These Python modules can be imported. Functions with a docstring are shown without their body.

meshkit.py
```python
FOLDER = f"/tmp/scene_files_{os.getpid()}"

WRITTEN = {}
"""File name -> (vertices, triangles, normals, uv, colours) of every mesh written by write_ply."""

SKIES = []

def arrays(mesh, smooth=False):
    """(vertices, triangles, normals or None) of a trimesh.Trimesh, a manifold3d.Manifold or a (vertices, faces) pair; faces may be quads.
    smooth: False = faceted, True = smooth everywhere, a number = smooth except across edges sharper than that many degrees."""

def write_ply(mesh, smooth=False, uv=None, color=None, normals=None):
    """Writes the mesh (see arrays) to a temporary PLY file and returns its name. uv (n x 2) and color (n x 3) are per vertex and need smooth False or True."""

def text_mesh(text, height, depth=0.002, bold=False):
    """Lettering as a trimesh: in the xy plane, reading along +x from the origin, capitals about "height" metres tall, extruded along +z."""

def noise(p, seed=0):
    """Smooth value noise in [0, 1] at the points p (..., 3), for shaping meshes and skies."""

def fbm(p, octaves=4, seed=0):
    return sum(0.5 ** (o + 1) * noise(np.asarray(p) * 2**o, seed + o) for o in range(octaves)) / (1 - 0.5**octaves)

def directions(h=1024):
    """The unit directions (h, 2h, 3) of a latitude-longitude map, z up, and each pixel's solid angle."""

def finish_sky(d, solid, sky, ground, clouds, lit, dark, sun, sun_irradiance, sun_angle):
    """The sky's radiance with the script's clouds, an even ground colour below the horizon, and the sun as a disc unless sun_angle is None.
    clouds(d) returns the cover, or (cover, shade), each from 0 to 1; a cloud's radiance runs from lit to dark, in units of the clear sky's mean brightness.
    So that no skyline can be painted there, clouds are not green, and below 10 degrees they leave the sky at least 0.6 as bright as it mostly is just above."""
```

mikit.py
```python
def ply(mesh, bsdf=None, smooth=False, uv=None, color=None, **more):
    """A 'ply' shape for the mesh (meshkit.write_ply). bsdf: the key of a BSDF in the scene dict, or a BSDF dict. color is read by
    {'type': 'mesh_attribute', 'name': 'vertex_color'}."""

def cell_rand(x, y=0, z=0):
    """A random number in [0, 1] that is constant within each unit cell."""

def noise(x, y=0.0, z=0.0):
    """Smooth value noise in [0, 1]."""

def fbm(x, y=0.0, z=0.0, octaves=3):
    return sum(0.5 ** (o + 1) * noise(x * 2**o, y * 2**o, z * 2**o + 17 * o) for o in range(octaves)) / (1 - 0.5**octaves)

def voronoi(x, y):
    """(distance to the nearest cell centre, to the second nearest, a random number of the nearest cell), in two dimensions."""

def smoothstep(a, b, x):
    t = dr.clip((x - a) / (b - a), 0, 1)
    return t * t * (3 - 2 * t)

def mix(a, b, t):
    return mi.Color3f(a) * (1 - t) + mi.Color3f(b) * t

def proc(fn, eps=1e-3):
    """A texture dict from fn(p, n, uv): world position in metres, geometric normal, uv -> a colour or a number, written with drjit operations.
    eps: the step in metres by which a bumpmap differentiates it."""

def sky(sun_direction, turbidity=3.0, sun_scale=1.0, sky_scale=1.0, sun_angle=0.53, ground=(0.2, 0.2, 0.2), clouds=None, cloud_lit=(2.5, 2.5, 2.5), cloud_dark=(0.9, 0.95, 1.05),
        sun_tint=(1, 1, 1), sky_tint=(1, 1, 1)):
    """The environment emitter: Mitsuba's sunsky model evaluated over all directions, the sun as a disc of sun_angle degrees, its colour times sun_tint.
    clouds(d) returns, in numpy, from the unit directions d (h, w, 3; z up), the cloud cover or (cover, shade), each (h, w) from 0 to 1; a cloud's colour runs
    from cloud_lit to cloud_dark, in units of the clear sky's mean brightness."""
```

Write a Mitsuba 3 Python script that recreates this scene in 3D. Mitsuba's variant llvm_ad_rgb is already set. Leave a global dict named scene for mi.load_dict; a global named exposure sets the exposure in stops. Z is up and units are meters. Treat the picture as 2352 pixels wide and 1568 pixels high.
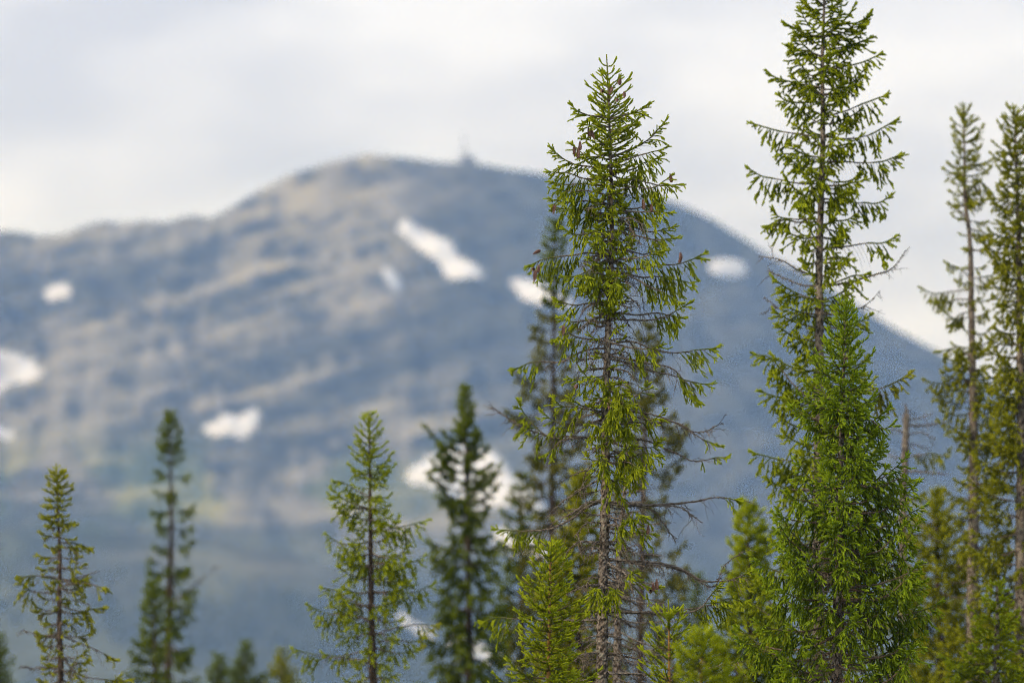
import math, random
import numpy as np, trimesh, shapely, shapely.geometry as sg
import mitsuba as mi, drjit as dr
import mikit, meshkit
from mikit import noise, fbm, smoothstep, mix

T = mi.ScalarTransform4f
scene, labels = {}, {}

# ------------------------------------------------------------------ camera, sky, exposure
FOV, PITCH, CAM_Z, FOCUS = 10.47, 1.5, 1.7, 60.0
TH, PI = math.tan(math.radians(FOV / 2)), math.pi
cp, sp = math.cos(math.radians(PITCH)), math.sin(math.radians(PITCH))
scene['camera'] = {
    'type': 'thinlens', 'fov': FOV, 'fov_axis': 'x', 'aperture_radius': 0.072, 'focus_distance': FOCUS,
    'near_clip': 1.0, 'far_clip': 60000.0,
    'to_world': T().look_at(origin=[0, 0, CAM_Z], target=[0, cp, CAM_Z + sp], up=[0, 0, 1]),
    'medium': {'type': 'ref', 'id': 'haze_air'},
}
exposure = 1.45


def cloud_cover(d):
    z = np.maximum(d[..., 2], 0.02)
    p = np.stack([d[..., 0] / (z + 0.10) * 1.3, d[..., 1] / (z + 0.10) * 1.3, z * 0], -1)
    big = meshkit.fbm(p * np.array([0.9, 0.9, 1]) + 3.1, 5, seed=4)
    az, el = np.arctan2(d[..., 0], d[..., 1]), np.arcsin(np.clip(d[..., 2], -1, 1))
    band = meshkit.fbm(np.stack([az * 22 + el * 14, el * 62 - az * 10, az * 0], -1), 4, seed=9)
    s = np.clip((0.30 * big + 0.70 * band - 0.36) * 3.6, 0, 1)
    return np.ones_like(z), s


scene['sky'] = mikit.sky((-0.62, -0.50, 0.62), turbidity=3, sun_scale=0.85, sun_angle=20.0, sun_tint=(1.0, 0.98, 0.94),
                         clouds=cloud_cover, cloud_lit=(4.30, 4.45, 4.90), cloud_dark=(3.00, 3.22, 3.88))


# ------------------------------------------------------------------ haze
scene['haze_air'] = {'type': 'homogeneous', 'albedo': {'type': 'rgb', 'value': [0.95, 0.95, 0.96]},
                     'sigma_t': {'type': 'rgb', 'value': [3.2e-5, 5.5e-5, 10.6e-5]}}


def ray(px, py):
    """Direction of a point of the photograph (2352 x 1568) used once, to measure places in metres."""
    u, v = (np.asarray(px, float) - 1176) / 1176 * TH, (784 - np.asarray(py, float)) / 1176 * TH
    return np.stack([u, cp - sp * v, sp + cp * v], -1)


def at(px, py, dist):
    d = ray(px, py)
    return np.array([0, 0, CAM_Z]) + d * (np.asarray(dist) / d[..., 1])[..., None]


# ------------------------------------------------------------------ small kit
def put(key, mesh, bsdf, smooth=False, uv=None, label=None, category=None, group=None, kind=None):
    scene[key] = mikit.ply(mesh, bsdf, smooth=smooth, uv=uv)
    say(key, label, category, group, kind)


def say(key, label=None, category=None, group=None, kind=None):
    e = {k: v for k, v in (('label', label), ('category', category), ('group', group), ('kind', kind)) if v}
    if e:
        labels.setdefault(key, {}).update(e)


used = {}


def numbered(base):
    n = used.get(base, -1) + 1
    used[base] = n
    return base if n == 0 else f'{base}_{n:03d}'


def unit(v):
    return v / np.maximum(np.linalg.norm(v, axis=-1, keepdims=True), 1e-9)


# ------------------------------------------------------------------ terrain
MPP = 6000 * 2 * TH / 2352
RIDGE_PX = np.array([(-1500, 640), (-900, 560), (-500, 535), (-200, 522), (0, 530), (70, 533), (130, 538), (200, 518), (290, 507), (370, 510), (430, 500), (490, 497), (540, 468),
                     (600, 432), (680, 397), (760, 371), (830, 355), (880, 353), (930, 362), (1000, 373), (1070, 371), (1120, 380), (1200, 391), (1260, 400), (1340, 415),
                     (1450, 436), (1560, 468), (1640, 505), (1700, 540), (1760, 582), (1850, 628), (1950, 690), (2050, 750), (2150, 805), (2250, 860), (2350, 915), (2600, 1040),
                     (3000, 1150), (3600, 1210)], float)
rw = at(RIDGE_PX[:, 0], RIDGE_PX[:, 1], np.full(len(RIDGE_PX), 6000.0))
FOOT_Y, FOOT_Z = 4750.0, -250.0


def ridge_z(x):
    z = np.interp(x, rw[:, 0], rw[:, 2], left=rw[0, 2] - 60, right=rw[-1, 2] - 20)
    rock = meshkit.fbm(np.stack([x / 34, x * 0, x * 0], -1), 3, seed=71) - 0.5
    return z + rock * np.interp(x, [-700, -320, -290, 0], [13, 13, 6, 3])


def near_ground(x, y):
    return -0.085 * np.clip(y - 6, 0, 1500) * (1 - 0.25 * np.clip(y / 1500, 0, 1)) - 0.0385 * np.clip(y - 1500, 0, 4000) + 0.02 * np.clip(-y, 0, 400) + 0.02 * x * np.exp(-(y / 400) ** 2) * np.clip(abs(x) / 200, 0, 1)


def terrain(x, y):
    x, y = np.asarray(x, float), np.asarray(y, float)
    q = np.stack([x, y, x * 0], -1)
    base = near_ground(x, y) + (meshkit.fbm(q / 35, 4, seed=2) - 0.5) * 1.5 * np.clip((np.hypot(x, y) - 6) / 40, 0, 1) + (meshkit.fbm(q / 400, 4, seed=3) - 0.5) * 60 * np.clip((y - 300) / 1500, 0, 1)
    base = np.maximum(base, -255 + 8 * meshkit.fbm(q / 200, 3, seed=5))
    s = (y - FOOT_Y) / (6000 - FOOT_Y)
    rz = ridge_z(x)
    # the mountain: a front slope up to the ridge, a gentler back slope
    f = np.where(s < 1, np.clip(s, 0, 1) ** 0.93, np.clip(1 - (s - 1) * 0.35, 0, 1))
    m = FOOT_Z + (rz - FOOT_Z) * f
    window = np.clip(s * 3, 0, 1) * np.clip((1 - s) * 5, 0, 1)
    left = 1 / (1 + np.exp((x + 60) / 70))
    # benches that climb to the right, with steeper rock between them
    b = m - 0.42 * x + 40 * (meshkit.fbm(q / 260, 4, seed=11) - 0.5)
    step = 46.0
    t = b / step - np.floor(b / step)
    terr = (t - 0.5) - 0.5 * np.tanh((t - 0.5) * 7) / np.tanh(3.5)
    m = m + window * (0.25 + 0.75 * left) * (terr * -34)
    gul = meshkit.fbm(np.stack([x / 90 + y / 400, y / 420, x * 0], -1), 4, seed=21) - 0.5
    m = m + window * gul * (34 * (0.35 + 0.65 * left))
    rid = np.abs(2 * meshkit.fbm(np.stack([x / 48 + y / 260, y / 300, x * 0 + 4], -1), 3, seed=27) - 1)
    m = m + window * (0.3 + 0.7 * left) * (rid - 0.2) * 28
    m = m + window * (meshkit.fbm(q / 60, 4, seed=23) - 0.5) * 14
    # a wooded spur in front on the left
    spur_top = np.interp(x, [-900, -560, -250, -120, 60, 400], [-10, -22, -40, -62, -120, -260])
    spur = spur_top - np.abs(y - 4450) * np.where(y < 4450, 0.5, 0.35) + (meshkit.fbm(q / 120, 4, seed=31) - 0.5) * 24
    m = np.where(y > FOOT_Y, m, -400)
    return np.maximum(np.maximum(base, m), spur)


def sheet(xs, ys):
    X, Y = np.meshgrid(xs, ys, indexing='ij')
    V = np.stack([X, Y, terrain(X, Y)], -1).reshape(-1, 3)
    nx, ny = len(xs), len(ys)
    i, j = np.meshgrid(np.arange(nx - 1), np.arange(ny - 1), indexing='ij')
    a = (i * ny + j).ravel()
    F = np.stack([a, a + ny, a + ny + 1, a + 1], 1)
    return trimesh.Trimesh(V, np.vstack([F[:, [0, 1, 2]], F[:, [0, 2, 3]]]), process=False)


def graded(parts):
    return np.unique(np.concatenate([np.arange(a, b + 1e-6, s) for a, b, s in parts]))


xs_m = graded([(-8000, -2000, 250), (-2000, -640, 30), (-640, 640, 6), (640, 2000, 30), (2000, 8000, 250)])
xs_g = graded([(-8000, -1000, 250), (-1000, -120, 30), (-120, 120, 4), (120, 1000, 30), (1000, 8000, 250)])


def heath(p, n, uv):
    a = fbm(p.x * 0.7, p.y * 0.7, 0, 4)
    b = fbm(p.x * 0.08, p.y * 0.08, 3, 3)
    c = mix([0.060, 0.075, 0.022], [0.14, 0.125, 0.06], smoothstep(0.35, 0.65, a))
    return mix(c, [0.05, 0.07, 0.025], smoothstep(0.45, 0.65, b))


def alpine(p, n, uv):
    """Dark heath and wet rock on the steep faces, pale grass and bare stone on the ledges, which climb to the right."""
    strike = 0.30 * smoothstep(-70, 110, p.z)
    warp = 26 * (fbm(p.x / 150, p.y / 200, 3, 3) - 0.5)
    v = p.z - strike * p.x + warp
    ledge = fbm(p.x / 230 + 5, v / 34, p.y / 900, 4)
    thin = fbm(p.x / 70, v / 9, p.y / 300, 3)
    fine = fbm(p.x / 17, p.z / 11, p.y / 40, 4)
    streak = fbm(p.x / 13, p.z / 60, 7, 3)
    flat = smoothstep(0.80, 0.95, n.z)
    left = 1 / (1 + dr.exp((p.x + 50 + 100 * smoothstep(50, 180, p.z)) / 45))
    shoulder = smoothstep(-330, -270, p.x) * smoothstep(-70, -150, p.x) * smoothstep(165, 230, p.z + 0.25 * p.x + 60)
    tan = 0.85 * smoothstep(0.47, 0.62, ledge) * smoothstep(0.30, 0.60, 0.5 * thin + 0.5 * fine) + 0.35 * smoothstep(0.55, 0.68, thin) + 0.30 * (flat - 0.5)
    tan = tan * (0.14 + 0.86 * left) + 0.75 * shoulder * smoothstep(0.34, 0.56, 0.5 * fine + 0.5 * thin) + 0.55 * left * smoothstep(0.54, 0.68, streak) * smoothstep(0.40, 0.52, ledge)
    edge = p.z + 45 * (ledge - 0.5) + 0.06 * p.x
    tan = dr.clip(0.85 * tan + 0.35 * dr.exp(-dr.square((edge + 30) / 12)) * smoothstep(0.30, 0.5, thin) * smoothstep(60, -60, p.x), 0, 1)
    dark = mix([0.024, 0.031, 0.028], [0.060, 0.068, 0.052], smoothstep(0.35, 0.65, fine))
    pale = mix([0.300, 0.285, 0.205], [0.245, 0.242, 0.205], smoothstep(0.4, 0.6, streak))
    moss = smoothstep(0.42, 0.58, fbm(p.x / 110 + 9, p.z / 60, 2, 3)) * smoothstep(80, 0, p.z) * left
    pale = mix(pale, [0.235, 0.235, 0.085], moss)
    dark = mix(dark, [0.060, 0.095, 0.042], 0.8 * moss)
    wood = mix([0.026, 0.036, 0.024], [0.052, 0.064, 0.040], fine)
    low = smoothstep(-36, -74, edge)
    wood = mix(wood, [0.082, 0.096, 0.052], smoothstep(0.48, 0.62, fbm(p.x / 60, p.y / 90, 11, 3)))
    return mix(mix(dark, pale, tan), wood, low * 0.85)


scene['heath_soil'] = {'type': 'twosided', 'bsdf': {'type': 'diffuse', 'reflectance': mikit.proc(heath)}}
scene['alpine_slope'] = {'type': 'twosided', 'bsdf': {'type': 'diffuse', 'reflectance': mikit.proc(alpine)}}
put('ground', sheet(xs_g, graded([(-3000, -60, 120), (-60, 160, 4), (160, 600, 12), (600, 4200, 60)])), 'heath_soil', smooth=True, kind='structure')
put('mountain', sheet(xs_m, graded([(4200, 4300, 20), (4300, 4700, 10), (4700, 6060, 7), (6060, 6400, 20), (6400, 9000, 200)])), 'alpine_slope', smooth=True, kind='structure')


# ------------------------------------------------------------------ snow patches
def on_slope(px, py):
    """Where the sight line through a point of the photograph meets the mountain."""
    d = ray(px, py)
    d = d / d[..., 1:2]
    ys = np.arange(4300, 6300, 2.0)
    P = np.array([0, 0, CAM_Z]) + d[..., None, :] * ys[:, None]
    hit = P[..., 2] < terrain(P[..., 0], P[..., 1])
    k = np.where(hit.any(-1), hit.argmax(-1), len(ys) - 1)
    return np.take_along_axis(P, k[..., None, None].repeat(3, -1), -2)[..., 0, :]


def snow_mat(p, n, uv):
    c = mix([0.58, 0.63, 0.71], [0.67, 0.71, 0.78], fbm(p.x / 9, p.y / 14, p.z / 9, 3))
    return mix(c, [0.50, 0.49, 0.47], smoothstep(0.60, 0.74, fbm(p.x / 22, p.y / 12, 4, 4)) * 0.5)


scene['old_snow'] = {'type': 'twosided', 'bsdf': {'type': 'diffuse', 'reflectance': mikit.proc(snow_mat)}}


def snow(label, pts, thick=2.5):
    pts = np.array(pts, float)
    w = on_slope(pts[:, 0], pts[:, 1])
    poly = sg.Polygon(w[:, :2]).buffer(0)
    if poly.geom_type != 'Polygon':
        poly = max(poly.geoms, key=lambda g: g.area)
    poly = poly.buffer(-4).buffer(8).buffer(-4)
    if poly.geom_type != 'Polygon':
        poly = max(poly.geoms, key=lambda g: g.area)
    edge = np.array(poly.exterior.segmentize(5.0).coords)[:-1]
    nz = meshkit.fbm(np.column_stack([edge / 13, edge[:, 0] * 0]), 3, seed=61) - 0.5
    out = edge - np.array(poly.centroid.coords[0])
    rag = sg.Polygon(edge + out / np.linalg.norm(out, axis=1, keepdims=True) * nz[:, None] * 8).buffer(0)
    poly = max(getattr(rag, 'geoms', [rag]), key=lambda g: g.area)
    x0, y0, x1, y1 = poly.bounds
    gx, gy = np.meshgrid(np.arange(x0, x1, 3.5), np.arange(y0, y1, 4.5))
    g = np.stack([gx.ravel(), gy.ravel()], 1)
    inner = poly.buffer(-1.5)
    g = g[shapely.contains_xy(inner, g[:, 0], g[:, 1])]
    ring = np.array(poly.exterior.segmentize(4.0).coords)[:-1]
    allp = np.vstack([ring, g])
    from scipy.spatial import Delaunay
    tri = Delaunay(allp).simplices
    c = allp[tri].mean(1)
    tri = tri[shapely.contains_xy(poly, c[:, 0], c[:, 1])]
    d = shapely.distance(poly.exterior, shapely.points(allp))
    wob = meshkit.fbm(np.stack([allp[:, 0] / 14, allp[:, 1] / 22, allp[:, 0] * 0], -1), 3, seed=8)
    z = terrain(allp[:, 0], allp[:, 1]) + thick * np.sqrt(np.clip(d / 12, 0, 1)) * (1.2 + wob) + 0.5
    z[:len(ring)] -= 3.0
    key = numbered('snow_patch')
    put(key, trimesh.Trimesh(np.column_stack([allp, z]), tri, process=False), 'old_snow', smooth=True, label=label, category='snow patch', group='snow patches on the mountain')


snow('long white snow streak running down right below the mountain summit', [(912, 520), (950, 520), (1000, 535), (1035, 560), (1050, 590), (1085, 610), (1118, 625), (1110, 645), (1060, 640), (1010, 618), (985, 590), (950, 560), (915, 540)], 4)
snow('narrow slanted snow patch just below the long summit streak', [(872, 618), (890, 620), (925, 650), (930, 670), (915, 680), (885, 655)])
snow('snow patch left of the tall lichened trunk, just below its lower hanging cones', [(1170, 648), (1200, 642), (1260, 660), (1310, 690), (1330, 712), (1290, 716), (1230, 700), (1190, 680)])
snow('small oval snow patch on the right flank between two tall spruces', [(1625, 605), (1650, 595), (1700, 605), (1722, 620), (1715, 638), (1660, 640), (1630, 628)])
snow('thin snow patch high on the far left slope above the tan bench', [(95, 672), (125, 655), (165, 662), (188, 685), (150, 690), (105, 690)])
snow('wide white snow field cut by the left edge of the view', [(-60, 830), (-10, 815), (35, 815), (85, 830), (130, 845), (132, 860), (80, 870), (20, 885), (-60, 890)], 4)
snow('sliver of snow low on the slope at the left edge', [(-60, 970), (0, 968), (30, 985), (32, 1000), (0, 1003), (-60, 1003)])
snow('bright tilted snow patch above the second spruce from the left', [(455, 990), (500, 972), (560, 955), (600, 940), (607, 960), (590, 990), (540, 1003), (485, 1008)], 4)
snow('broad snow field behind the dark blurred spruce in the valley', [(925, 1095), (980, 1050), (1060, 1030), (1120, 1040), (1170, 1075), (1215, 1125), (1270, 1190), (1240, 1180), (1190, 1172), (1130, 1165), (1060, 1150), (1000, 1125), (940, 1118)], 5)
snow('snow strip under the broad snow field left of the lichened trunk', [(1130, 1225), (1165, 1215), (1240, 1245), (1300, 1285), (1250, 1290), (1190, 1275), (1140, 1255)], 4)
snow('thin snow tongue between the two blurred middle spruces', [(905, 1402), (920, 1398), (950, 1432), (1000, 1456), (1020, 1470), (1000, 1474), (945, 1452), (915, 1428)], 1.5)
snow('low snow strip at the bottom behind the young bright spruce', [(1010, 1470), (1060, 1462), (1130, 1490), (1195, 1525), (1200, 1550), (1130, 1530), (1060, 1500)])

# ------------------------------------------------------------------ wood on the lower slopes
rng = np.random.default_rng(5)
fx, fy = rng.uniform(-620, 620, 16000), rng.uniform(4300, 5350, 16000)
fz = terrain(fx, fy)
keep = (fz + 0.06 * fx + 60 * (meshkit.fbm(np.stack([fx / 130, fy / 130, fx * 0], -1), 3, seed=41) - 0.5) < -62 - rng.uniform(0, 40, len(fx)))
fx, fy, fz = fx[keep], fy[keep], fz[keep]
fh, fr = rng.uniform(5, 11, len(fx)), rng.uniform(1.4, 2.4, len(fx))
ang = np.arange(6) * PI / 3
ringv = np.stack([fx[:, None] + fr[:, None] * np.cos(ang) * rng.uniform(.7, 1.2, (len(fx), 6)), fy[:, None] + fr[:, None] * np.sin(ang) * rng.uniform(.7, 1.2, (len(fx), 6)), fz[:, None] + 0.4 + 0 * ang], -1)
V = np.concatenate([ringv, np.stack([fx, fy, fz + fh], -1)[:, None]], 1).reshape(-1, 3)
F = (np.arange(len(fx))[:, None, None] * 7 + np.stack([np.arange(6), (np.arange(6) + 1) % 6, np.full(6, 6)], 1)).reshape(-1, 3)


def far_wood(p, n, uv):
    return mix([0.024, 0.038, 0.020], [0.060, 0.076, 0.036], noise(p.x / 9, p.y / 9, 0))


scene['far_wood_leaf'] = {'type': 'twosided', 'bsdf': {'type': 'diffuse', 'reflectance': mikit.proc(far_wood)}}
put('forest', (V, F), 'far_wood_leaf', label='far-off dark green wood covering the foot of the mountain', category='forest', kind='stuff')

# ------------------------------------------------------------------ summit station
scene['station_wall'] = {'type': 'diffuse', 'reflectance': {'type': 'rgb', 'value': [0.12, 0.125, 0.13]}}
scene['station_steel'] = {'type': 'principled', 'base_color': {'type': 'rgb', 'value': [0.35, 0.35, 0.36]}, 'roughness': 0.5, 'metallic': 0.6}
bx, bz = at(1075, 375, 6000.0)[0], float(terrain(at(1075, 375, 6000.0)[0], 6000.0))


def box(sx, sy, sz, x, y, z):
    b = trimesh.creation.box([sx, sy, sz])
    b.apply_translation([x, y, z + sz / 2])
    return b


def pitched(sx, sy, h, x, y, z):
    v = np.array([[-sx, -sy, 0], [sx, -sy, 0], [sx, sy, 0], [-sx, sy, 0], [-sx * .75, 0, h], [sx * .75, 0, h]]) * [.5, .5, 1] + [x, y, z]
    return trimesh.Trimesh(v, [[0, 1, 5], [0, 5, 4], [2, 3, 4], [2, 4, 5], [1, 2, 5], [3, 0, 4], [0, 2, 1], [0, 3, 2]], process=False)


say('summit_station', 'small dark station building with a round turret on the mountain summit', 'building')
put('summit_station__wall', box(15, 10, 6.5, bx, 6003, bz - 3), 'station_wall')
put('summit_station__roof', pitched(16, 11, 2.6, bx, 6003, bz + 3.52), 'station_wall')
tw = trimesh.creation.cylinder(2.6, 9, sections=20)
tw.apply_translation([bx - 2, 5996, bz + 3.0])
put('summit_station__turret', tw, 'station_wall', smooth=30)
wn = [box(1.4, 0.3, 1.6, bx - 6 + 2.4 * i, 5997.95, bz + 0.8) for i in range(6) if abs(-6 + 2.4 * i + 2) > 3.3]
for w in wn:
    put(numbered('summit_station__window'), w, 'station_steel')
say('radio_mast', 'thin grey lattice radio mast standing on the mountain summit', 'mast')
mx, my, mz = bx - 4.5, 6012, float(terrain(bx - 4.5, 6012))
MH = 34.0


def tubes_between(a, b, r):
    return trimesh.creation.cylinder(r, segment=[a, b], sections=6)


for sx, sy in ((-1, -1), (1, -1), (1, 1), (-1, 1)):
    put(numbered('radio_mast__leg'), tubes_between([mx + sx * 1.5, my + sy * 1.5, mz - 1], [mx + sx * .4, my + sy * .4, mz + MH - 8], 0.42), 'station_steel')
br = []
for i in range(9):
    z0, z1 = i * 2.9, (i + 1) * 2.9
    w0, w1 = 1.5 - 1.1 * z0 / MH * 1.3, 1.5 - 1.1 * z1 / MH * 1.3
    for s in (-1, 1):
        br.append(tubes_between([mx - w0, my + s * w0, mz + z0], [mx + w1, my + s * w1, mz + z1], 0.09))
        br.append(tubes_between([mx + s * w0, my - w0, mz + z0], [mx + s * w1, my + w1, mz + z1], 0.09))
put('radio_mast__lattice', trimesh.util.concatenate(br), 'station_steel')
put('radio_mast__antenna', tubes_between([mx, my, mz + MH - 9], [mx, my, mz + MH], 0.65), 'station_steel')
dish = trimesh.creation.cylinder(1.3, 0.5, sections=18)
dish.apply_transform(trimesh.transformations.rotation_matrix(PI / 2, [1, 0, 0]))
dish.apply_translation([mx + 1.2, my - 1.6, mz + 14])
put('radio_mast__dish', dish, 'station_steel', smooth=30)


# ------------------------------------------------------------------ spruce materials
def bark_col(p, n, uv):
    a = fbm(p.x * 45, p.y * 45, p.z * 28, 4)
    b = fbm(p.x * 30, p.y * 30, p.z * 22, 3)
    c = mix([0.045, 0.038, 0.032], [0.25, 0.215, 0.185], smoothstep(0.36, 0.64, a))
    return mix(c, [0.30, 0.30, 0.25], smoothstep(0.56, 0.70, b) * 0.7)


def dark_bark_col(p, n, uv):
    return mix([0.028, 0.022, 0.018], [0.095, 0.074, 0.058], smoothstep(0.3, 0.7, fbm(p.x * 40, p.y * 40, p.z * 24, 3)))


def bark_bump(p, n, uv):
    return fbm(p.x * 55, p.y * 55, p.z * 35, 3)


def twig_col(p, n, uv):
    """uv.x: 0 live brown twig, 1 grey lichen-grown dead wood."""
    a = fbm(p.x * 60, p.y * 60, p.z * 60, 3)
    live = mix([0.085, 0.058, 0.038], [0.19, 0.135, 0.09], a)
    dead = mix([0.045, 0.040, 0.036], [0.21, 0.195, 0.175], smoothstep(0.3, 0.68, a))
    return mix(live, dead, uv.x)


def stem_col(p, n, uv):
    return mix([0.20, 0.105, 0.03], [0.30, 0.19, 0.07], fbm(p.x * 30, p.y * 30, p.z * 12, 3))


def cone_col(p, n, uv):
    return mix([0.075, 0.036, 0.028], [0.165, 0.088, 0.068], smoothstep(0.2, 0.8, uv.x))


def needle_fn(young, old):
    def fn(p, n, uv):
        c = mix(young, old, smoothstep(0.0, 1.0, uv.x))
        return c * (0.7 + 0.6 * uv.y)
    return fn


scene['spruce_bark'] = {'type': 'bumpmap', 'arbitrary': mikit.proc(bark_bump, 0.003), 'scale': 0.010,
                        'bsdf': {'type': 'twosided', 'bsdf': {'type': 'diffuse', 'reflectance': mikit.proc(bark_col)}}}
scene['spruce_twig'] = {'type': 'twosided', 'bsdf': {'type': 'diffuse', 'reflectance': mikit.proc(twig_col)}}
scene['dark_bark'] = {'type': 'twosided', 'bsdf': {'type': 'diffuse', 'reflectance': mikit.proc(dark_bark_col)}}
scene['young_stem'] = {'type': 'twosided', 'bsdf': {'type': 'diffuse', 'reflectance': mikit.proc(stem_col)}}
scene['cone_scale'] = {'type': 'twosided', 'bsdf': {'type': 'principled', 'base_color': mikit.proc(cone_col), 'roughness': 0.55}}
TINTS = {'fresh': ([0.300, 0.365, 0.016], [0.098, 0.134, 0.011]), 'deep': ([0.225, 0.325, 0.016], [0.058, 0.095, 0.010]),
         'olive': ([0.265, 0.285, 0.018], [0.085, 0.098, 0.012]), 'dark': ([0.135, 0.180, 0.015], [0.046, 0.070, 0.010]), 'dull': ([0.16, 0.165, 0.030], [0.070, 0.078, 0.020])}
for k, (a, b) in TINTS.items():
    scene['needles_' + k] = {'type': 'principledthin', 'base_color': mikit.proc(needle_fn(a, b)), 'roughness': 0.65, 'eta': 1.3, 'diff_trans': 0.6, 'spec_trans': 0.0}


# ------------------------------------------------------------------ spruce geometry
def frames(t):
    ref = np.where(np.abs(t[..., 2:3]) > 0.9, [1.0, 0, 0], [0, 0, 1.0])
    a = unit(np.cross(t, ref))
    return a, np.cross(t, a)


def tangents(C):
    return unit(np.gradient(C, axis=1))


def tubes(C, R, sides=3, u=0.0, v=0.5):
    """A batch of curves C (n, k, 3) as tapered tubes with radii R (n, k); u, v are (n, k) or numbers."""
    n, k = C.shape[:2]
    if n == 0:
        return np.zeros((0, 3)), np.zeros((0, 3), int), np.zeros((0, 2))
    a, b = frames(tangents(C))
    w = np.arange(sides) * 2 * PI / sides
    V = C[:, :, None] + R[:, :, None, None] * (np.cos(w)[:, None] * a[:, :, None] + np.sin(w)[:, None] * b[:, :, None])
    i, s = np.meshgrid(np.arange(k - 1), np.arange(sides), indexing='ij')
    p, q = i * sides + s, i * sides + (s + 1) % sides
    F = np.concatenate([np.stack([p, p + sides, q], -1).reshape(-1, 3), np.stack([q, p + sides, q + sides], -1).reshape(-1, 3)])
    F = (F[None] + (np.arange(n) * k * sides)[:, None, None]).reshape(-1, 3)
    uv = np.stack([np.broadcast_to(np.broadcast_to(u, (n, k))[:, :, None], (n, k, sides)), np.broadcast_to(np.broadcast_to(v, (n, k))[:, :, None], (n, k, sides))], -1).reshape(-1, 2)
    return V.reshape(-1, 3), F, uv


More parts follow.
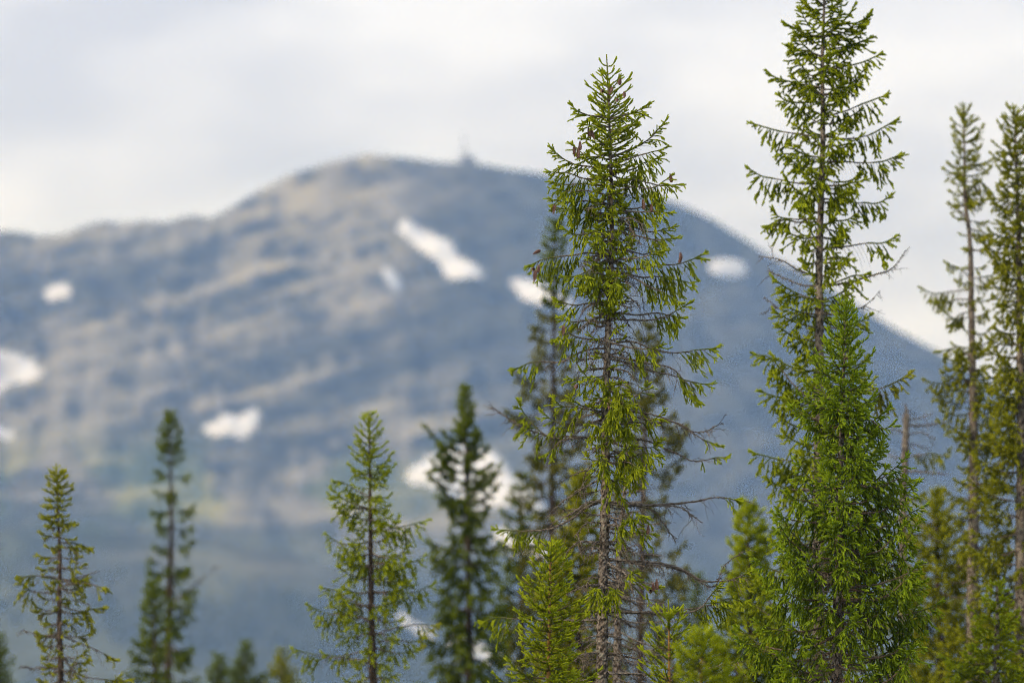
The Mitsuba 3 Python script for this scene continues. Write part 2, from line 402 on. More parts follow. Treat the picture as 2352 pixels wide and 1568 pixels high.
def needles(C, age, on, dens, length, width, rng):
    """Needles as narrow triangles round the curves C (n, k, 3); age, on: (n, k)."""
    n, k = C.shape[:2]
    if n == 0:
        return np.zeros((0, 3)), np.zeros((0, 3), int), np.zeros((0, 2))
    P0, P1 = C[:, :-1].reshape(-1, 3), C[:, 1:].reshape(-1, 3)
    A0, A1 = age[:, :-1].ravel(), age[:, 1:].ravel()
    O = (on[:, :-1] & on[:, 1:]).ravel()
    L = np.linalg.norm(P1 - P0, axis=1) * O
    cnt = np.floor(L * dens + rng.random(len(L))).astype(int) * O
    j = np.repeat(np.arange(len(L)), cnt)
    m = len(j)
    t = rng.random(m)[:, None]
    p = P0[j] * (1 - t) + P1[j] * t
    a = A0[j] * (1 - t[:, 0]) + A1[j] * t[:, 0]
    tan = unit(P1[j] - P0[j])
    r = rng.normal(size=(m, 3)) + [0, 0, 0.25]
    rad = unit(r - tan * (r * tan).sum(1, keepdims=True))
    side = np.cross(tan, rad) * (width / 2)
    tip = p + (tan * rng.uniform(.15, .65, (m, 1)) + rad * rng.uniform(.65, .95, (m, 1))) * length * rng.uniform(.75, 1.15, (m, 1))
    V = np.stack([p - side, p + side, tip], 1).reshape(-1, 3)
    uv = np.repeat(np.stack([np.clip(a + rng.normal(0, .08, m), 0, 1), rng.random(m)], 1), 3, 0)
    return V, np.arange(3 * m).reshape(-1, 3), uv


def join(parts):
    parts = [p for p in parts if len(p[0])]
    if not parts:
        return None
    off = np.cumsum([0] + [len(p[0]) for p in parts[:-1]])
    return np.vstack([p[0] for p in parts]), np.vstack([p[1] + o for p, o in zip(parts, off)]), np.vstack([p[2] for p in parts])


def shoots(C, R, sides, u, v):
    """Tubes with a blunt tip."""
    n, k = C.shape[:2]
    R, u, v = (np.broadcast_to(x, (n, k)) for x in (R, u, v))
    tip = C[:, -1:] + unit(C[:, -1:] - C[:, -2:-1]) * R[:, -1:, None] * .9
    return tubes(np.concatenate([C, tip], 1), np.concatenate([R, R[:, -1:] * .3], 1), sides, np.concatenate([u, u[:, -1:]], 1), np.concatenate([v, v[:, -1:]], 1))


def grow(P, D, L, k, droop, wob, rng):
    """n curves from P along D, of length L, bending down by droop (n,) over their length."""
    n = len(P)
    C = np.empty((n, k, 3))
    C[:, 0], d = P, unit(D)
    st = (L / (k - 1))[:, None]
    down = np.zeros((n, 3))
    down[:, 2] = -droop / (k - 1)
    for i in range(1, k):
        C[:, i] = C[:, i - 1] + d * st
        d = unit(d + down + rng.normal(0, wob, (n, 3)))
    return C


def smooth_line(pts, k):
    """Catmull-Rom line through pts, k points evenly along it."""
    pts = np.asarray(pts, float)
    if len(pts) == 2:
        fine = pts[0] + (pts[1] - pts[0]) * np.linspace(0, 1, 30)[:, None]
    else:
        e = np.vstack([2 * pts[0] - pts[1], pts, 2 * pts[-1] - pts[-2]])
        t = np.linspace(0, 1, 16, endpoint=False)[:, None]
        seg = [0.5 * (2 * e[i] + (e[i + 1] - e[i - 1]) * t + (2 * e[i - 1] - 5 * e[i] + 4 * e[i + 1] - e[i + 2]) * t ** 2 + (3 * e[i] - 3 * e[i + 1] + e[i + 2] - e[i - 1]) * t ** 3)
               for i in range(1, len(e) - 2)]
        fine = np.vstack(seg + [pts[-1:]])
    s = np.concatenate([[0], np.cumsum(np.linalg.norm(np.diff(fine, axis=0), axis=1))])
    q = np.linspace(0, s[-1], k)
    return np.stack([np.interp(q, s, fine[:, c]) for c in range(3)], 1), s[-1]


UP = np.array([0, 0, 1.0])
BASE = dict(g0=0.15, lat=0.22, latd=28, hang=0.6, ndens=190, nlen=0.016, nwid=0.0044, core=0.0068, terd=27, ter=0.065, lichen=0.3, bare=0.55, deadness=0.4, r0=0.009, sides=3, ramp=0.35, twiggy=0.0, kl=6, kt=3, lf=1.0, seg=.035)
SHARP = dict(ndens=100, nlen=.0145, nwid=.0054, core=.0080, latd=34, terd=28, ter=.07)
SOFT = dict(ndens=40, nlen=.018, nwid=.0095, core=.0118, kl=5, kt=2, latd=28, terd=25, ter=.08, lf=.5, seg=.05)
CRISP = dict(ndens=58, nlen=.0165, nwid=.0072, core=.0094, kl=5, kt=2, latd=30, terd=27, ter=.075, lf=.6, seg=.045)
BLUR = dict(ndens=20, nlen=.040, nwid=.020, core=.026, kl=4, kt=2, latd=20, terd=15, ter=.13, lf=.10, seg=.10)


def branch(axis_pts, o, rng):
    """Wood and needles of one bough along axis_pts."""
    o = {**BASE, **o}
    L = np.linalg.norm(np.diff(np.asarray(axis_pts, float), axis=0), axis=1).sum()
    K = int(np.clip(L / o['seg'], 6, 44))
    A, L = smooth_line(axis_pts, K)
    s = np.linspace(0, 1, K)
    A[1:] += np.cumsum(rng.normal(0, 0.0035, (K - 1, 3)), 0) * np.minimum(1, s[1:, None] * 4)
    g0, dead = o['g0'], o['deadness']
    TA = unit(np.gradient(A, axis=0))
    wood, leaf = [], []
    R = (o['r0'] * (1 - s) ** 0.8 + 0.0022) * (1 + 0.25 * rng.random(K))
    wood.append(tubes(A[None], R[None], 5 if o['lf'] > .4 else 4, dead * np.clip(1.3 - s * 0.8, 0, 1)[None]))
    # laterals
    n = max(2, int(L * o['latd']))
    sl = np.sort((np.arange(n) + rng.random(n)) / n * 0.93 + 0.07)
    sl = np.minimum(sl, 0.985)
    sg_ = np.where(np.arange(n) % 2 == 0, 1.0, -1.0)

    def on(sv, M):
        return np.stack([np.interp(sv, s, M[:, c]) for c in range(3)], 1)

    P, t = on(sl, A), unit(on(sl, TA))
    side = unit(np.cross(t, UP) + 1e-6)
    dt = (1 - sl) * L
    hang = o['hang'] * np.clip((dt - 0.03) / 0.22, 0, 1) * rng.uniform(.6, 1.25, n)
    D = t * (0.85 - 0.35 * hang)[:, None] + side * (sg_ * (0.75 - 0.35 * hang))[:, None] + UP * (0.22 - 1.25 * hang)[:, None] + rng.normal(0, .10, (n, 3))
    ll = o['lat'] * np.minimum(1, (dt + 0.05) / o['ramp']) * rng.uniform(.45, 1.1, n) * np.clip(sl / 0.22, .35, 1)
    green = sl > g0 + rng.normal(0, .05, n)
    thin = rng.random(n) < np.where(green, 1, o['bare'])
    P, D, ll, green, hang, dt, sl = (x[thin] for x in (P, D, ll, green, hang, dt, sl))
    n = len(P)
    k = o['kl']
    C = grow(P, D, ll, k, 0.30 + 0.35 * hang, 0.06, rng)
    u = np.linspace(0, 1, k)[None]
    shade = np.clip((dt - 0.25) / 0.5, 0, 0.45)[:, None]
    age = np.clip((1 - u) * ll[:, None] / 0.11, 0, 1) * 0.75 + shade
    ub = np.where(rng.random(n) < 0.35, rng.uniform(0, .5, n), 0.05)[:, None] * (hang[:, None] > .15)
    onm = (u >= ub) & green[:, None]
    wi = np.nonzero(~green | (ub[:, 0] > .12))[0]
    wood.append(tubes(C[wi], np.broadcast_to(0.0028 - 0.0017 * u, (len(wi), k)), 3, np.where(green, 0.25 * dead, 0.45 + .5 * dead)[wi, None]))
    nd, nl, nw = o['ndens'], o['nlen'], o['nwid']
    gi = np.nonzero(green)[0]
    if len(gi) and nd > 0:
        vv = rng.random(len(gi))[:, None]
        core = o['core'] * np.where(onm[gi], 1, 0.25) * (1 - 0.15 * u)
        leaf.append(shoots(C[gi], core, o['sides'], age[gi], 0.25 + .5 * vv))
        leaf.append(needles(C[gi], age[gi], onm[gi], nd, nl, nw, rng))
        # shoots on the laterals
        m = np.maximum(1, (ll[gi] * o['terd'] * rng.uniform(.6, 1.2, len(gi))).astype(int))
        j = np.repeat(gi, m)
        uu = rng.uniform(0.12, 0.97, len(j))
        keep = uu > ub[j, 0] * 0.8
        j, uu = j[keep], uu[keep]
        x = uu * (k - 1)
        i0 = np.minimum(x.astype(int), k - 2)
        fr = (x - i0)[:, None]
        P2 = C[j, i0] * (1 - fr) + C[j, i0 + 1] * fr
        t2 = unit(C[j, i0 + 1] - C[j, i0])
        nrm = UP * 0.8 + rng.normal(0, .45, (len(j), 3))
        s2 = unit(np.cross(t2, nrm)) * np.where(rng.random(len(j)) < .5, 1, -1)[:, None]
        D2 = t2 * 0.85 + s2 * 0.72 + UP * (0.10 - 0.45 * hang[j])[:, None]
        l2 = o['ter'] * rng.uniform(.55, 1.25, len(j)) * (1.1 - 0.45 * uu) * np.minimum(1, ll[j] / 0.10)
        kt = o['kt']
        C2 = grow(P2, D2, l2, kt, 0.12 + 0.2 * hang[j], 0.05, rng)
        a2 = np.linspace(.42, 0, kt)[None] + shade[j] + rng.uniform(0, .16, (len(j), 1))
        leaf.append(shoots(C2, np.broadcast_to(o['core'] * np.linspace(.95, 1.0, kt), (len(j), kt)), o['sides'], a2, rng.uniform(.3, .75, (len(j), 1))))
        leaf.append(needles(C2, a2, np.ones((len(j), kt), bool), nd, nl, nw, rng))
    # the leading shoot
    if g0 < 0.99 and nd > 0:
        lead = s[None] > max(g0, 1 - 0.42 / max(L, .42))
        ga = np.clip((1 - s) * L / 0.12, 0, .8)[None]
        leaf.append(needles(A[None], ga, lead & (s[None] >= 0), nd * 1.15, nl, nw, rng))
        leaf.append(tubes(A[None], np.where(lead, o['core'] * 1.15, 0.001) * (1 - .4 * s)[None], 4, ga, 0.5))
        f = np.stack([TA[-1] + 0.75 * x for x in (side[-1], -side[-1], UP * .5)])
        C3 = grow(np.repeat(A[-2:-1], 3, 0), f, rng.uniform(.6, 1.1, 3) * o['ter'] * 1.1, 3, np.zeros(3) - .15, .04, rng)
        leaf.append(shoots(C3, np.broadcast_to(o['core'] * np.array([1.1, 1.1, 1.0]), (3, 3)), o['sides'], np.array([[.3, .1, 0]]), .6))
        leaf.append(needles(C3, np.broadcast_to([.3, .1, 0], (3, 3)), np.ones((3, 3), bool), nd, nl, nw, rng))
    # dead twigs and tufts of lichen on the bare wood
    bare_to = min(1.0, g0 + 0.1)
    lf = o['lf']
    n4 = int(L * bare_to * 70 * o['lichen'] * lf)
    if n4:
        s4 = rng.random(n4) * bare_to
        P4, t4 = on(s4, A), unit(on(s4, TA))
        D4 = t4 * 0.4 + rng.normal(0, .7, (n4, 3)) + [0, 0, -.35]
        l4 = rng.uniform(.012, .05, n4) / lf ** .4
        C4 = grow(P4, D4, l4, 4, np.full(n4, .5), .35, rng)
        wood.append(tubes(C4, np.broadcast_to(np.array([.0035, .0045, .0035, .0012]), (n4, 4)) * rng.uniform(.6, 1.3, (n4, 1)) / lf ** .5, 3, rng.uniform(.5, 1, (n4, 1))))
    n5 = int(L * (g0 if g0 < .99 else 1) * 16 * o['twiggy'] * lf ** .7)
    if n5:
        s5 = rng.uniform(.15, min(1, g0 + .15), n5)
        P5, t5 = on(s5, A), unit(on(s5, TA))
        D5 = t5 * rng.uniform(.3, 1, (n5, 1)) + unit(np.cross(t5, UP) + 1e-6) * rng.choice([-1, 1], n5)[:, None] * .55 + rng.normal(0, .35, (n5, 3)) + [0, 0, -.35]
        C5 = grow(P5, D5, rng.uniform(.06, .30, n5), 7, np.full(n5, .5), .16, rng)
        wood.append(tubes(C5, np.broadcast_to(np.linspace(.0038, .0017, 7) / lf ** .5, (n5, 7)), 3, rng.uniform(.4, 1, (n5, 1))))
        j = np.repeat(np.arange(n5), 2)
        P6 = C5[j, rng.integers(2, 5, len(j))]
        C6 = grow(P6, unit(C5[j, 4] - C5[j, 2]) + rng.normal(0, .6, (len(j), 3)), rng.uniform(.03, .12, len(j)), 4, np.full(len(j), .4), .2, rng)
        wood.append(tubes(C6, np.broadcast_to(np.linspace(.0026, .0013, 4) / lf ** .5, (len(j), 4)), 3, .8))
    return join(wood), join(leaf)


def trunk_mesh(pts, radii, sides, step, rough, rng_seed):
    L = np.linalg.norm(np.diff(pts, axis=0), axis=1).sum()
    k = int(max(12, L / step))
    C, _ = smooth_line(pts, k)
    z0 = np.array(pts)[:, 2]
    R = np.interp(-C[:, 2], -z0, radii)
    w = np.arange(sides) * 2 * PI / sides
    V = C[:, None] + R[:, None, None] * np.stack([np.cos(w), np.sin(w), w * 0], -1)[None]
    if rough > 0:
        d = meshkit.fbm(V * np.array([60, 60, 42.0]), 3, seed=rng_seed) - 0.5
        e = meshkit.noise(V * np.array([90, 90, 60.0]), seed=rng_seed + 5) - 0.5
        off = unit(V - C[:, None] + 1e-9) * (np.minimum(R, .06)[:, None, None] * rough * (1.3 * d + .5 * e)[..., None])
        V = V + off
    i, s = np.meshgrid(np.arange(k - 1), np.arange(sides), indexing='ij')
    p, q = i * sides + s, i * sides + (s + 1) % sides
    F = np.concatenate([np.stack([p, p + sides, q], -1).reshape(-1, 3), np.stack([q, p + sides, q + sides], -1).reshape(-1, 3)])
    return trimesh.Trimesh(V.reshape(-1, 3), F, process=False)


class Spruce:
    """One spruce: trunk line measured in the photograph at its distance, then boughs."""

    def __init__(self, base, label, dist, line, r_top, r_bot, seed, tint, group=None, bark='spruce_bark', sides=10, step=.06, rough=0.5, category='spruce tree', **style):
        self.key, self.d, self.tint, self.rng = numbered(base), dist, tint, np.random.default_rng(seed)
        self.style, self.n = style, 0
        say(self.key, label, category, group)
        line = np.array(line, float)
        self.line = line
        P = at(line[:, 0], line[:, 1], dist + line[:, 2] if line.shape[1] > 2 else np.full(len(line), dist))
        self.top, self.low = P[0], P[-1]
        x, y = P[-1, :2]
        g = float(terrain(x, y)) - .15
        n_below = max(2, int((P[-1, 2] - g) / 1.0))
        below = [[x + .01 * i, y, P[-1, 2] + (g - P[-1, 2]) * (i + 1) / n_below] for i in range(n_below)]
        P = np.vstack([P, below])
        run = np.concatenate([[0], np.cumsum(np.linalg.norm(np.diff(P, axis=0), axis=1))])
        vis = run[len(line) - 1]
        R = r_top + (r_bot - r_top) * (run / vis) ** 0.85
        self.P = P
        self.m = 2 * TH * dist / 2352
        put(self.key + '__trunk', trunk_mesh(P, R, sides, step, rough, seed), bark, smooth=True)
        # leader shoot
        ld = smooth_line(P[:2] if len(P) > 1 else P, 12)[0]
        tipn = max(3, int(0.22 / max(.02, np.linalg.norm(ld[1] - ld[0]))) + 2)
        o = {**BASE, **style}
        if o['ndens'] > 0 and not style.get('snag'):
            c = smooth_line(np.array([P[0] + (P[1] - P[0]) * min(1, .45 / np.linalg.norm(P[1] - P[0])), P[0]]), 10)[0][None]
            a = np.linspace(.7, 0, 10)[None]
            lf = join([needles(c, a, np.ones((1, 10), bool), o['ndens'] * 1.2, o['nlen'], o['nwid'], self.rng), tubes(c, np.full((1, 10), o['core'] * 1.2) * np.linspace(1, .6, 10), 4, a, .5)])
            put(self.key + '__leader', (lf[0], lf[1]), 'needles_' + tint, uv=lf[2])

    def axis(self, z):
        o = np.argsort(self.P[:, 2])
        return np.array([np.interp(z, self.P[o, 2], self.P[o, 0]), np.interp(z, self.P[o, 2], self.P[o, 1]), z])

    def z_of(self, py):
        return float(at(0, py, self.d)[2])

    def add(self, axis_pts, **o):
        w, l = branch(axis_pts, {**self.style, **o}, self.rng)
        key = numbered(self.key + '__branch')
        put(key, (w[0], w[1]), 'spruce_twig', uv=w[2])
        if l is not None:
            put(key + '__needles', (l[0], l[1]), 'needles_' + o.get('tint', self.tint), uv=l[2], kind='stuff')
        self.n += 1

    def explicit(self, pts, depth=None, **o):
        """A bough seen in the photograph: points (x, y), the first at the trunk; depth: metres its tip stands nearer (-) or farther (+)."""
        pts = np.array(pts, float)
        depth = self.rng.uniform(-.25, .25) if depth is None else depth
        f = np.linspace(0, 1, len(pts))
        z = self.z_of(pts[0, 1])
        Q = at(pts[:, 0], pts[:, 1], self.d + depth * f)
        Q[0] = self.axis(z)
        self.add(Q, **o)

    def auto(self, y0, y1, prof, gap=(.05, .16), per=4, rise=(45, 5), droop=.10, lift=.16, g0=(0.0, .3), lat=(.10, .24), hang=(.2, .8), size=(.6, 1.05), front=.9, az0=None, **o):
        """Boughs in whorls between the photograph heights y0 and y1; prof: rows (y, left, right) of reach in photograph pixels."""
        prof = np.array(prof, float)
        z, z1 = self.z_of(y0), self.z_of(y1)
        za = z
        rng = self.rng
        while z > z1:
            f = np.clip((za - z) / max(za - z1, .1), 0, 1)
            py = 0
            c = self.axis(z)
            py = y0 + (y1 - y0) * f
            l, r = (np.interp(py, prof[:, 0], prof[:, i]) * self.m for i in (1, 2))
            ph = rng.random() * 2 * PI
            for b in range(per):
                az = ph + 2 * PI * b / per + rng.normal(0, .3)
                cx = math.cos(az)
                reach = (r if cx > 0 else l) * abs(cx) + front * (l + r) / 2 * (1 - abs(cx))
                ln = reach * rng.uniform(*size) + .02
                e = math.radians(rise[0] + (rise[1] - rise[0]) * f ** .6 + rng.normal(0, 7))
                t = np.linspace(0, 1, 6)
                h = ln * t
                dz = ln * (math.tan(e) * t - 4 * droop * f * t * (1 - t) + lift * t ** 3 * (0.4 + rng.random()))
                ax = c + np.stack([h * cx, h * math.sin(az), dz], 1)
                mixv = lambda p: p[0] + (p[1] - p[0]) * f
                self.add(ax, g0=max(0, mixv(g0) + rng.normal(0, .08)), lat=mixv(lat) * min(1, .3 + ln * 1.6), hang=mixv(hang), r0=.003 + .0075 * min(1, ln), **o)
            z -= gap[0] + (gap[1] - gap[0]) * f * rng.uniform(.7, 1.3)


def conv(x0, y0, s):
    return lambda *p: [((x0 + x / s) * .9408, (y0 + y / s) * .9408) for x, y in p]


c1, c2, c3, c4 = conv(1150, 100, 2.24), conv(1150, 800, 1.8086), conv(1750, 0, 1.96), conv(1750, 700, 1.6213)
cA, cB = conv(1180, 820, 3.7333), conv(1180, 1220, 3.36)
# ------------------------------------------------------------------ the tall lichened spruce in focus
G_TALL, G_YOUNG, G_BACK, G_LOW = 'tall spruces around the clearing', 'young spruces in front', 'blurred spruces farther down the slope', 'spruce tops along the lower edge'
DEADO = dict(g0=1.5, lichen=1.2, twiggy=.9, ndens=0, deadness=1, latd=6, lat=.10, bare=.5)
GREEN = dict(g0=.05, lat=.26, hang=.5, lichen=.25)
TIP = dict(g0=.50, lat=.36, hang=1.0, lichen=.6, twiggy=.35, bare=.35)
COMB = dict(g0=.22, lat=.34, hang=1.1, lichen=.5)

t = hero = Spruce('tall_spruce', 'tall sharp spruce hung with brown cones, its lower trunk bare and grey with lichen', 60.0,
                  [(1393, 125), (1396, 180), (1399, 260), (1404, 420), (1405, 560), (1401, 680), (1395, 800), (1392, 950), (1390, 1150), (1386, 1320), (1382, 1568)], .004, .062, 11, 'fresh', G_TALL,
                  sides=30, step=.014, rough=.55, deadness=.9, **SHARP)
for pts in ([(1395, 152), (1384, 148), (1379, 141)], [(1395, 153), (1404, 150), (1411, 141)], [(1396, 176), (1388, 172), (1383, 164)], [(1396, 172), (1402, 170), (1407, 166)]):
    t.explicit(pts, 0, g0=0, lat=.02, latd=8, hang=0, lichen=0, r0=.004)
t.auto(186, 232, [(180, 14, 14), (205, 42, 42), (235, 52, 52)], gap=(.075, .09), per=4, rise=(40, 30), droop=.02, lift=.08, g0=(0, 0), lat=(.05, .09), hang=(0, .1), size=(.75, 1.02), lichen=0)
t.auto(232, 420, [(205, 45, 52), (235, 52, 52), (300, 58, 66), (430, 70, 72)], gap=(.045, .058), per=5, rise=(34, 8), droop=.06, lift=.12, g0=(0, .05), lat=(.08, .20), hang=(0, .55), size=(.65, 1.0), lichen=.05)
t.auto(430, 720, [(430, 60, 60), (560, 66, 60), (720, 44, 44)], gap=(.09, .12), per=5, rise=(15, -8), droop=.14, lift=.2, g0=(.1, .25), lat=(.26, .30), hang=(.7, 1), size=(.5, 1.0), front=1.4, lichen=.5, twiggy=.7)
for y0, y1, n in ((440, 700, 34), (700, 1000, 38), (1000, 1560, 38)):
    for i in range(n):
        y = t.rng.uniform(y0, y1)
        x = float(np.interp(y, t.line[:, 1], t.line[:, 0]))
        sd = t.rng.choice([-1, 1])
        ln = t.rng.uniform(25, 75)
        t.explicit([(x, y), (x + sd * ln * .6, y + t.rng.uniform(-4, 12)), (x + sd * ln, y + t.rng.uniform(5, 40))], t.rng.uniform(-.35, .35), **DEADO, r0=.005)
t.auto(720, 1090, [(720, 50, 50), (900, 62, 62), (1090, 50, 60)], gap=(.14, .18), per=3, rise=(-2, -8), droop=.16, lift=.25, g0=(.35, .5), lat=(.28, .30), hang=(.9, 1.1), size=(.5, 1.0), front=1.3, lichen=.8, twiggy=.7)
for pts, dz in (([(610, 560), (660, 545), (700, 520)], -.5), ([(595, 330), (640, 330), (680, 300)], -.6), ([(592, 440), (560, 420), (520, 430)], -.5), ([(600, 870), (660, 880), (700, 860)], -.4), ([(590, 200), (560, 215), (530, 210)], -.5), ([(600, 690), (640, 690), (670, 670)], -.6)):
    t.explicit(c2(*pts), dz, **{**COMB, 'lat': .36})
# left side, downwards
t.explicit(c1((745, 420), (650, 405), (590, 385), (540, 342)), -.1, **GREEN)
t.explicit(c1((750, 470), (680, 470), (612, 455)), -.35, **GREEN)
t.explicit(c1((755, 560), (690, 560), (610, 520)), -.3, **GREEN)
t.explicit(c1((755, 620), (650, 630), (590, 600), (540, 560)), .2, **GREEN)
t.explicit(c1((758, 690), (640, 690), (550, 672), (480, 625), (428, 575)), .05, **{**GREEN, 'g0': .3})
t.explicit(c1((760, 740), (640, 750), (520, 715), (410, 712)), -.2, **{**COMB, 'g0': .3})
t.explicit(c1((765, 800), (640, 780), (520, 780), (430, 770)), .35, **{**TIP, 'g0': .5})
t.explicit(c1((762, 850), (650, 830), (520, 825), (445, 810)), -.25, **COMB)
t.explicit(c1((765, 915), (640, 880), (520, 885), (422, 870)), -.1, **COMB)
t.explicit(c1((765, 960), (650, 930), (560, 925), (455, 930)), .2, **COMB)
t.explicit(c1((765, 1060), (660, 1040), (590, 1050), (500, 1020)), -.2, **{**COMB, 'g0': .45})
t.explicit(c1((760, 1090), (690, 1050), (640, 1040)), -.5, **COMB)
t.explicit(c1((758, 1170), (640, 1160), (560, 1165), (430, 1185), (300, 1250)), 0, **{**COMB, 'lat': .42, 'g0': .3})
t.explicit(c1((758, 1180), (680, 1230), (580, 1280), (500, 1290)), -.3, **COMB)
t.explicit(c1((755, 1290), (690, 1270), (600, 1280)), -.6, **COMB)
t.explicit(c1((752, 1380), (680, 1350), (600, 1350)), -.3, **COMB)
t.explicit(c1((745, 1450), (640, 1430), (560, 1440), (465, 1408)), -.1, **{**TIP, 'g0': .5, 'lat': .34})
t.explicit(c1((745, 1540), (660, 1530), (560, 1540), (480, 1520)), .2, **{**TIP, 'g0': .5})
# right side, downwards
t.explicit(c1((755, 430), (820, 410), (890, 385), (970, 340)), -.15, **{**GREEN, 'lat': .32})
t.explicit(c1((757, 500), (830, 470), (920, 440)), -.35, **GREEN)
t.explicit(c1((760, 640), (860, 600), (960, 555), (1030, 490), (1080, 430)), .1, **{**GREEN, 'g0': .5, 'lat': .22})
t.explicit(c1((762, 680), (880, 640), (980, 610), (1075, 578)), -.15, **COMB)
t.explicit(c1((764, 730), (880, 700), (960, 660), (1040, 630)), .25, **COMB)
t.explicit(c1((768, 790), (880, 760), (1000, 790), (1070, 790), (1138, 795)), 0, **{**COMB, 'lat': .34})
t.explicit(c1((768, 830), (880, 800), (1000, 800), (1112, 738)), -.15, **{**COMB, 'g0': .4})
t.explicit(c1((766, 900), (880, 920), (1000, 895), (1045, 875)), .1, **COMB)
t.explicit(c1((766, 930), (900, 930), (1010, 930), (1108, 935)), -.2, **COMB)
t.explicit(c1((766, 980), (880, 1010), (1000, 1040), (1130, 1020)), .1, **{**TIP, 'g0': .65})
t.explicit(c1((764, 1030), (900, 1060), (1010, 1080), (1120, 1075)), -.2, **{**TIP, 'g0': .6})
t.explicit(c1((760, 1130), (860, 1150), (960, 1160), (1010, 1100)), .35, **{**TIP, 'g0': .8, 'twiggy': .8})
t.explicit(c1((758, 1200), (820, 1190), (920, 1180), (1040, 1150)), -.45, **{**COMB, 'g0': .45})
t.explicit(c1((760, 1240), (860, 1250), (960, 1245), (1060, 1225), (1160, 1215), (1280, 1165)), .05, **{**COMB, 'g0': .40, 'lat': .40})
t.explicit(c1((760, 1250), (850, 1280), (960, 1330), (1080, 1380), (1150, 1420)), -.25, **{**TIP, 'g0': .45, 'lat': .26})
t.explicit(c1((760, 1290), (830, 1270), (940, 1290), (1060, 1290), (1230, 1330)), .3, **{**COMB, 'g0': .4})
t.explicit(c1((752, 1330), (800, 1300), (790, 1340)), -.8, **COMB)
t.explicit(c1((750, 1420), (830, 1430), (905, 1415)), .1, **DEADO)
t.explicit(c1((748, 1515), (860, 1530), (980, 1530), (1080, 1500), (1190, 1432)), 0, **{**TIP, 'g0': .62})
t.explicit(c1((748, 1480), (880, 1500), (1010, 1500), (1160, 1530)), .3, **{**TIP, 'g0': .6})
# below: crop two
L2 = [([(575, 60), (480, 45), (420, 20), (365, 55)], -.25, {**COMB, 'g0': .3}), ([(580, 90), (500, 100), (400, 145), (280, 140), (190, 180)], .05, {**TIP, 'g0': .68, 'lat': .34}),
      ([(580, 178), (520, 185), (478, 202)], 0, DEADO), ([(588, 225), (510, 240), (440, 225)], -.35, {**COMB, 'g0': .45}), ([(588, 350), (520, 352), (460, 330), (430, 300)], -.3, {**TIP, 'g0': .45}),
      ([(580, 372), (500, 360), (400, 350), (370, 310)], -.15, {**TIP, 'g0': .5}), ([(578, 400), (480, 430), (380, 415), (310, 365)], .1, {**TIP, 'g0': .5}),
      ([(578, 480), (470, 485), (390, 495), (290, 470), (180, 420), (100, 350)], .15, {**DEADO, 'twiggy': 1.6}), ([(578, 482), (440, 488), (330, 480), (230, 380), (205, 325)], .05, {**TIP, 'g0': .62}),
      ([(576, 484), (420, 492), (370, 530), (320, 570)], -.1, {**TIP, 'g0': .75, 'lat': .3}), ([(576, 530), (545, 530), (498, 550)], 0, DEADO), ([(575, 640), (520, 630), (440, 655)], 0, DEADO),
      ([(573, 655), (500, 700), (430, 745), (368, 792)], .1, DEADO), ([(572, 762), (520, 770), (460, 810), (380, 850), (355, 880)], -.1, {**DEADO, 'r0': .014, 'twiggy': .8}),
      ([(572, 828), (520, 820), (440, 805), (395, 812)], .1, DEADO), ([(572, 765), (500, 790), (430, 845), (360, 880), (260, 890), (120, 885)], .15, {**TIP, 'g0': .62, 'r0': .013, 'lat': .32}),
      ([(568, 950), (490, 948), (440, 975), (395, 1035)], -.15, {**DEADO, 'r0': .013}), ([(568, 975), (520, 970), (478, 988)], 0, DEADO), ([(562, 1135), (500, 1140), (420, 1172)], -.2, {**DEADO, 'r0': .014}),
      ([(562, 1106), (520, 1105)], 0, DEADO), ([(556, 1290), (400, 1285), (200, 1275), (120, 1270), (35, 1300)], .35, {**COMB, 'g0': .66, 'lat': .36}), ([(556, 1350), (460, 1392)], .1, {**DEADO, 'lichen': .2}),
      ([(556, 1436), (510, 1438), (470, 1452)], -.1, {**DEADO, 'lichen': .3})]
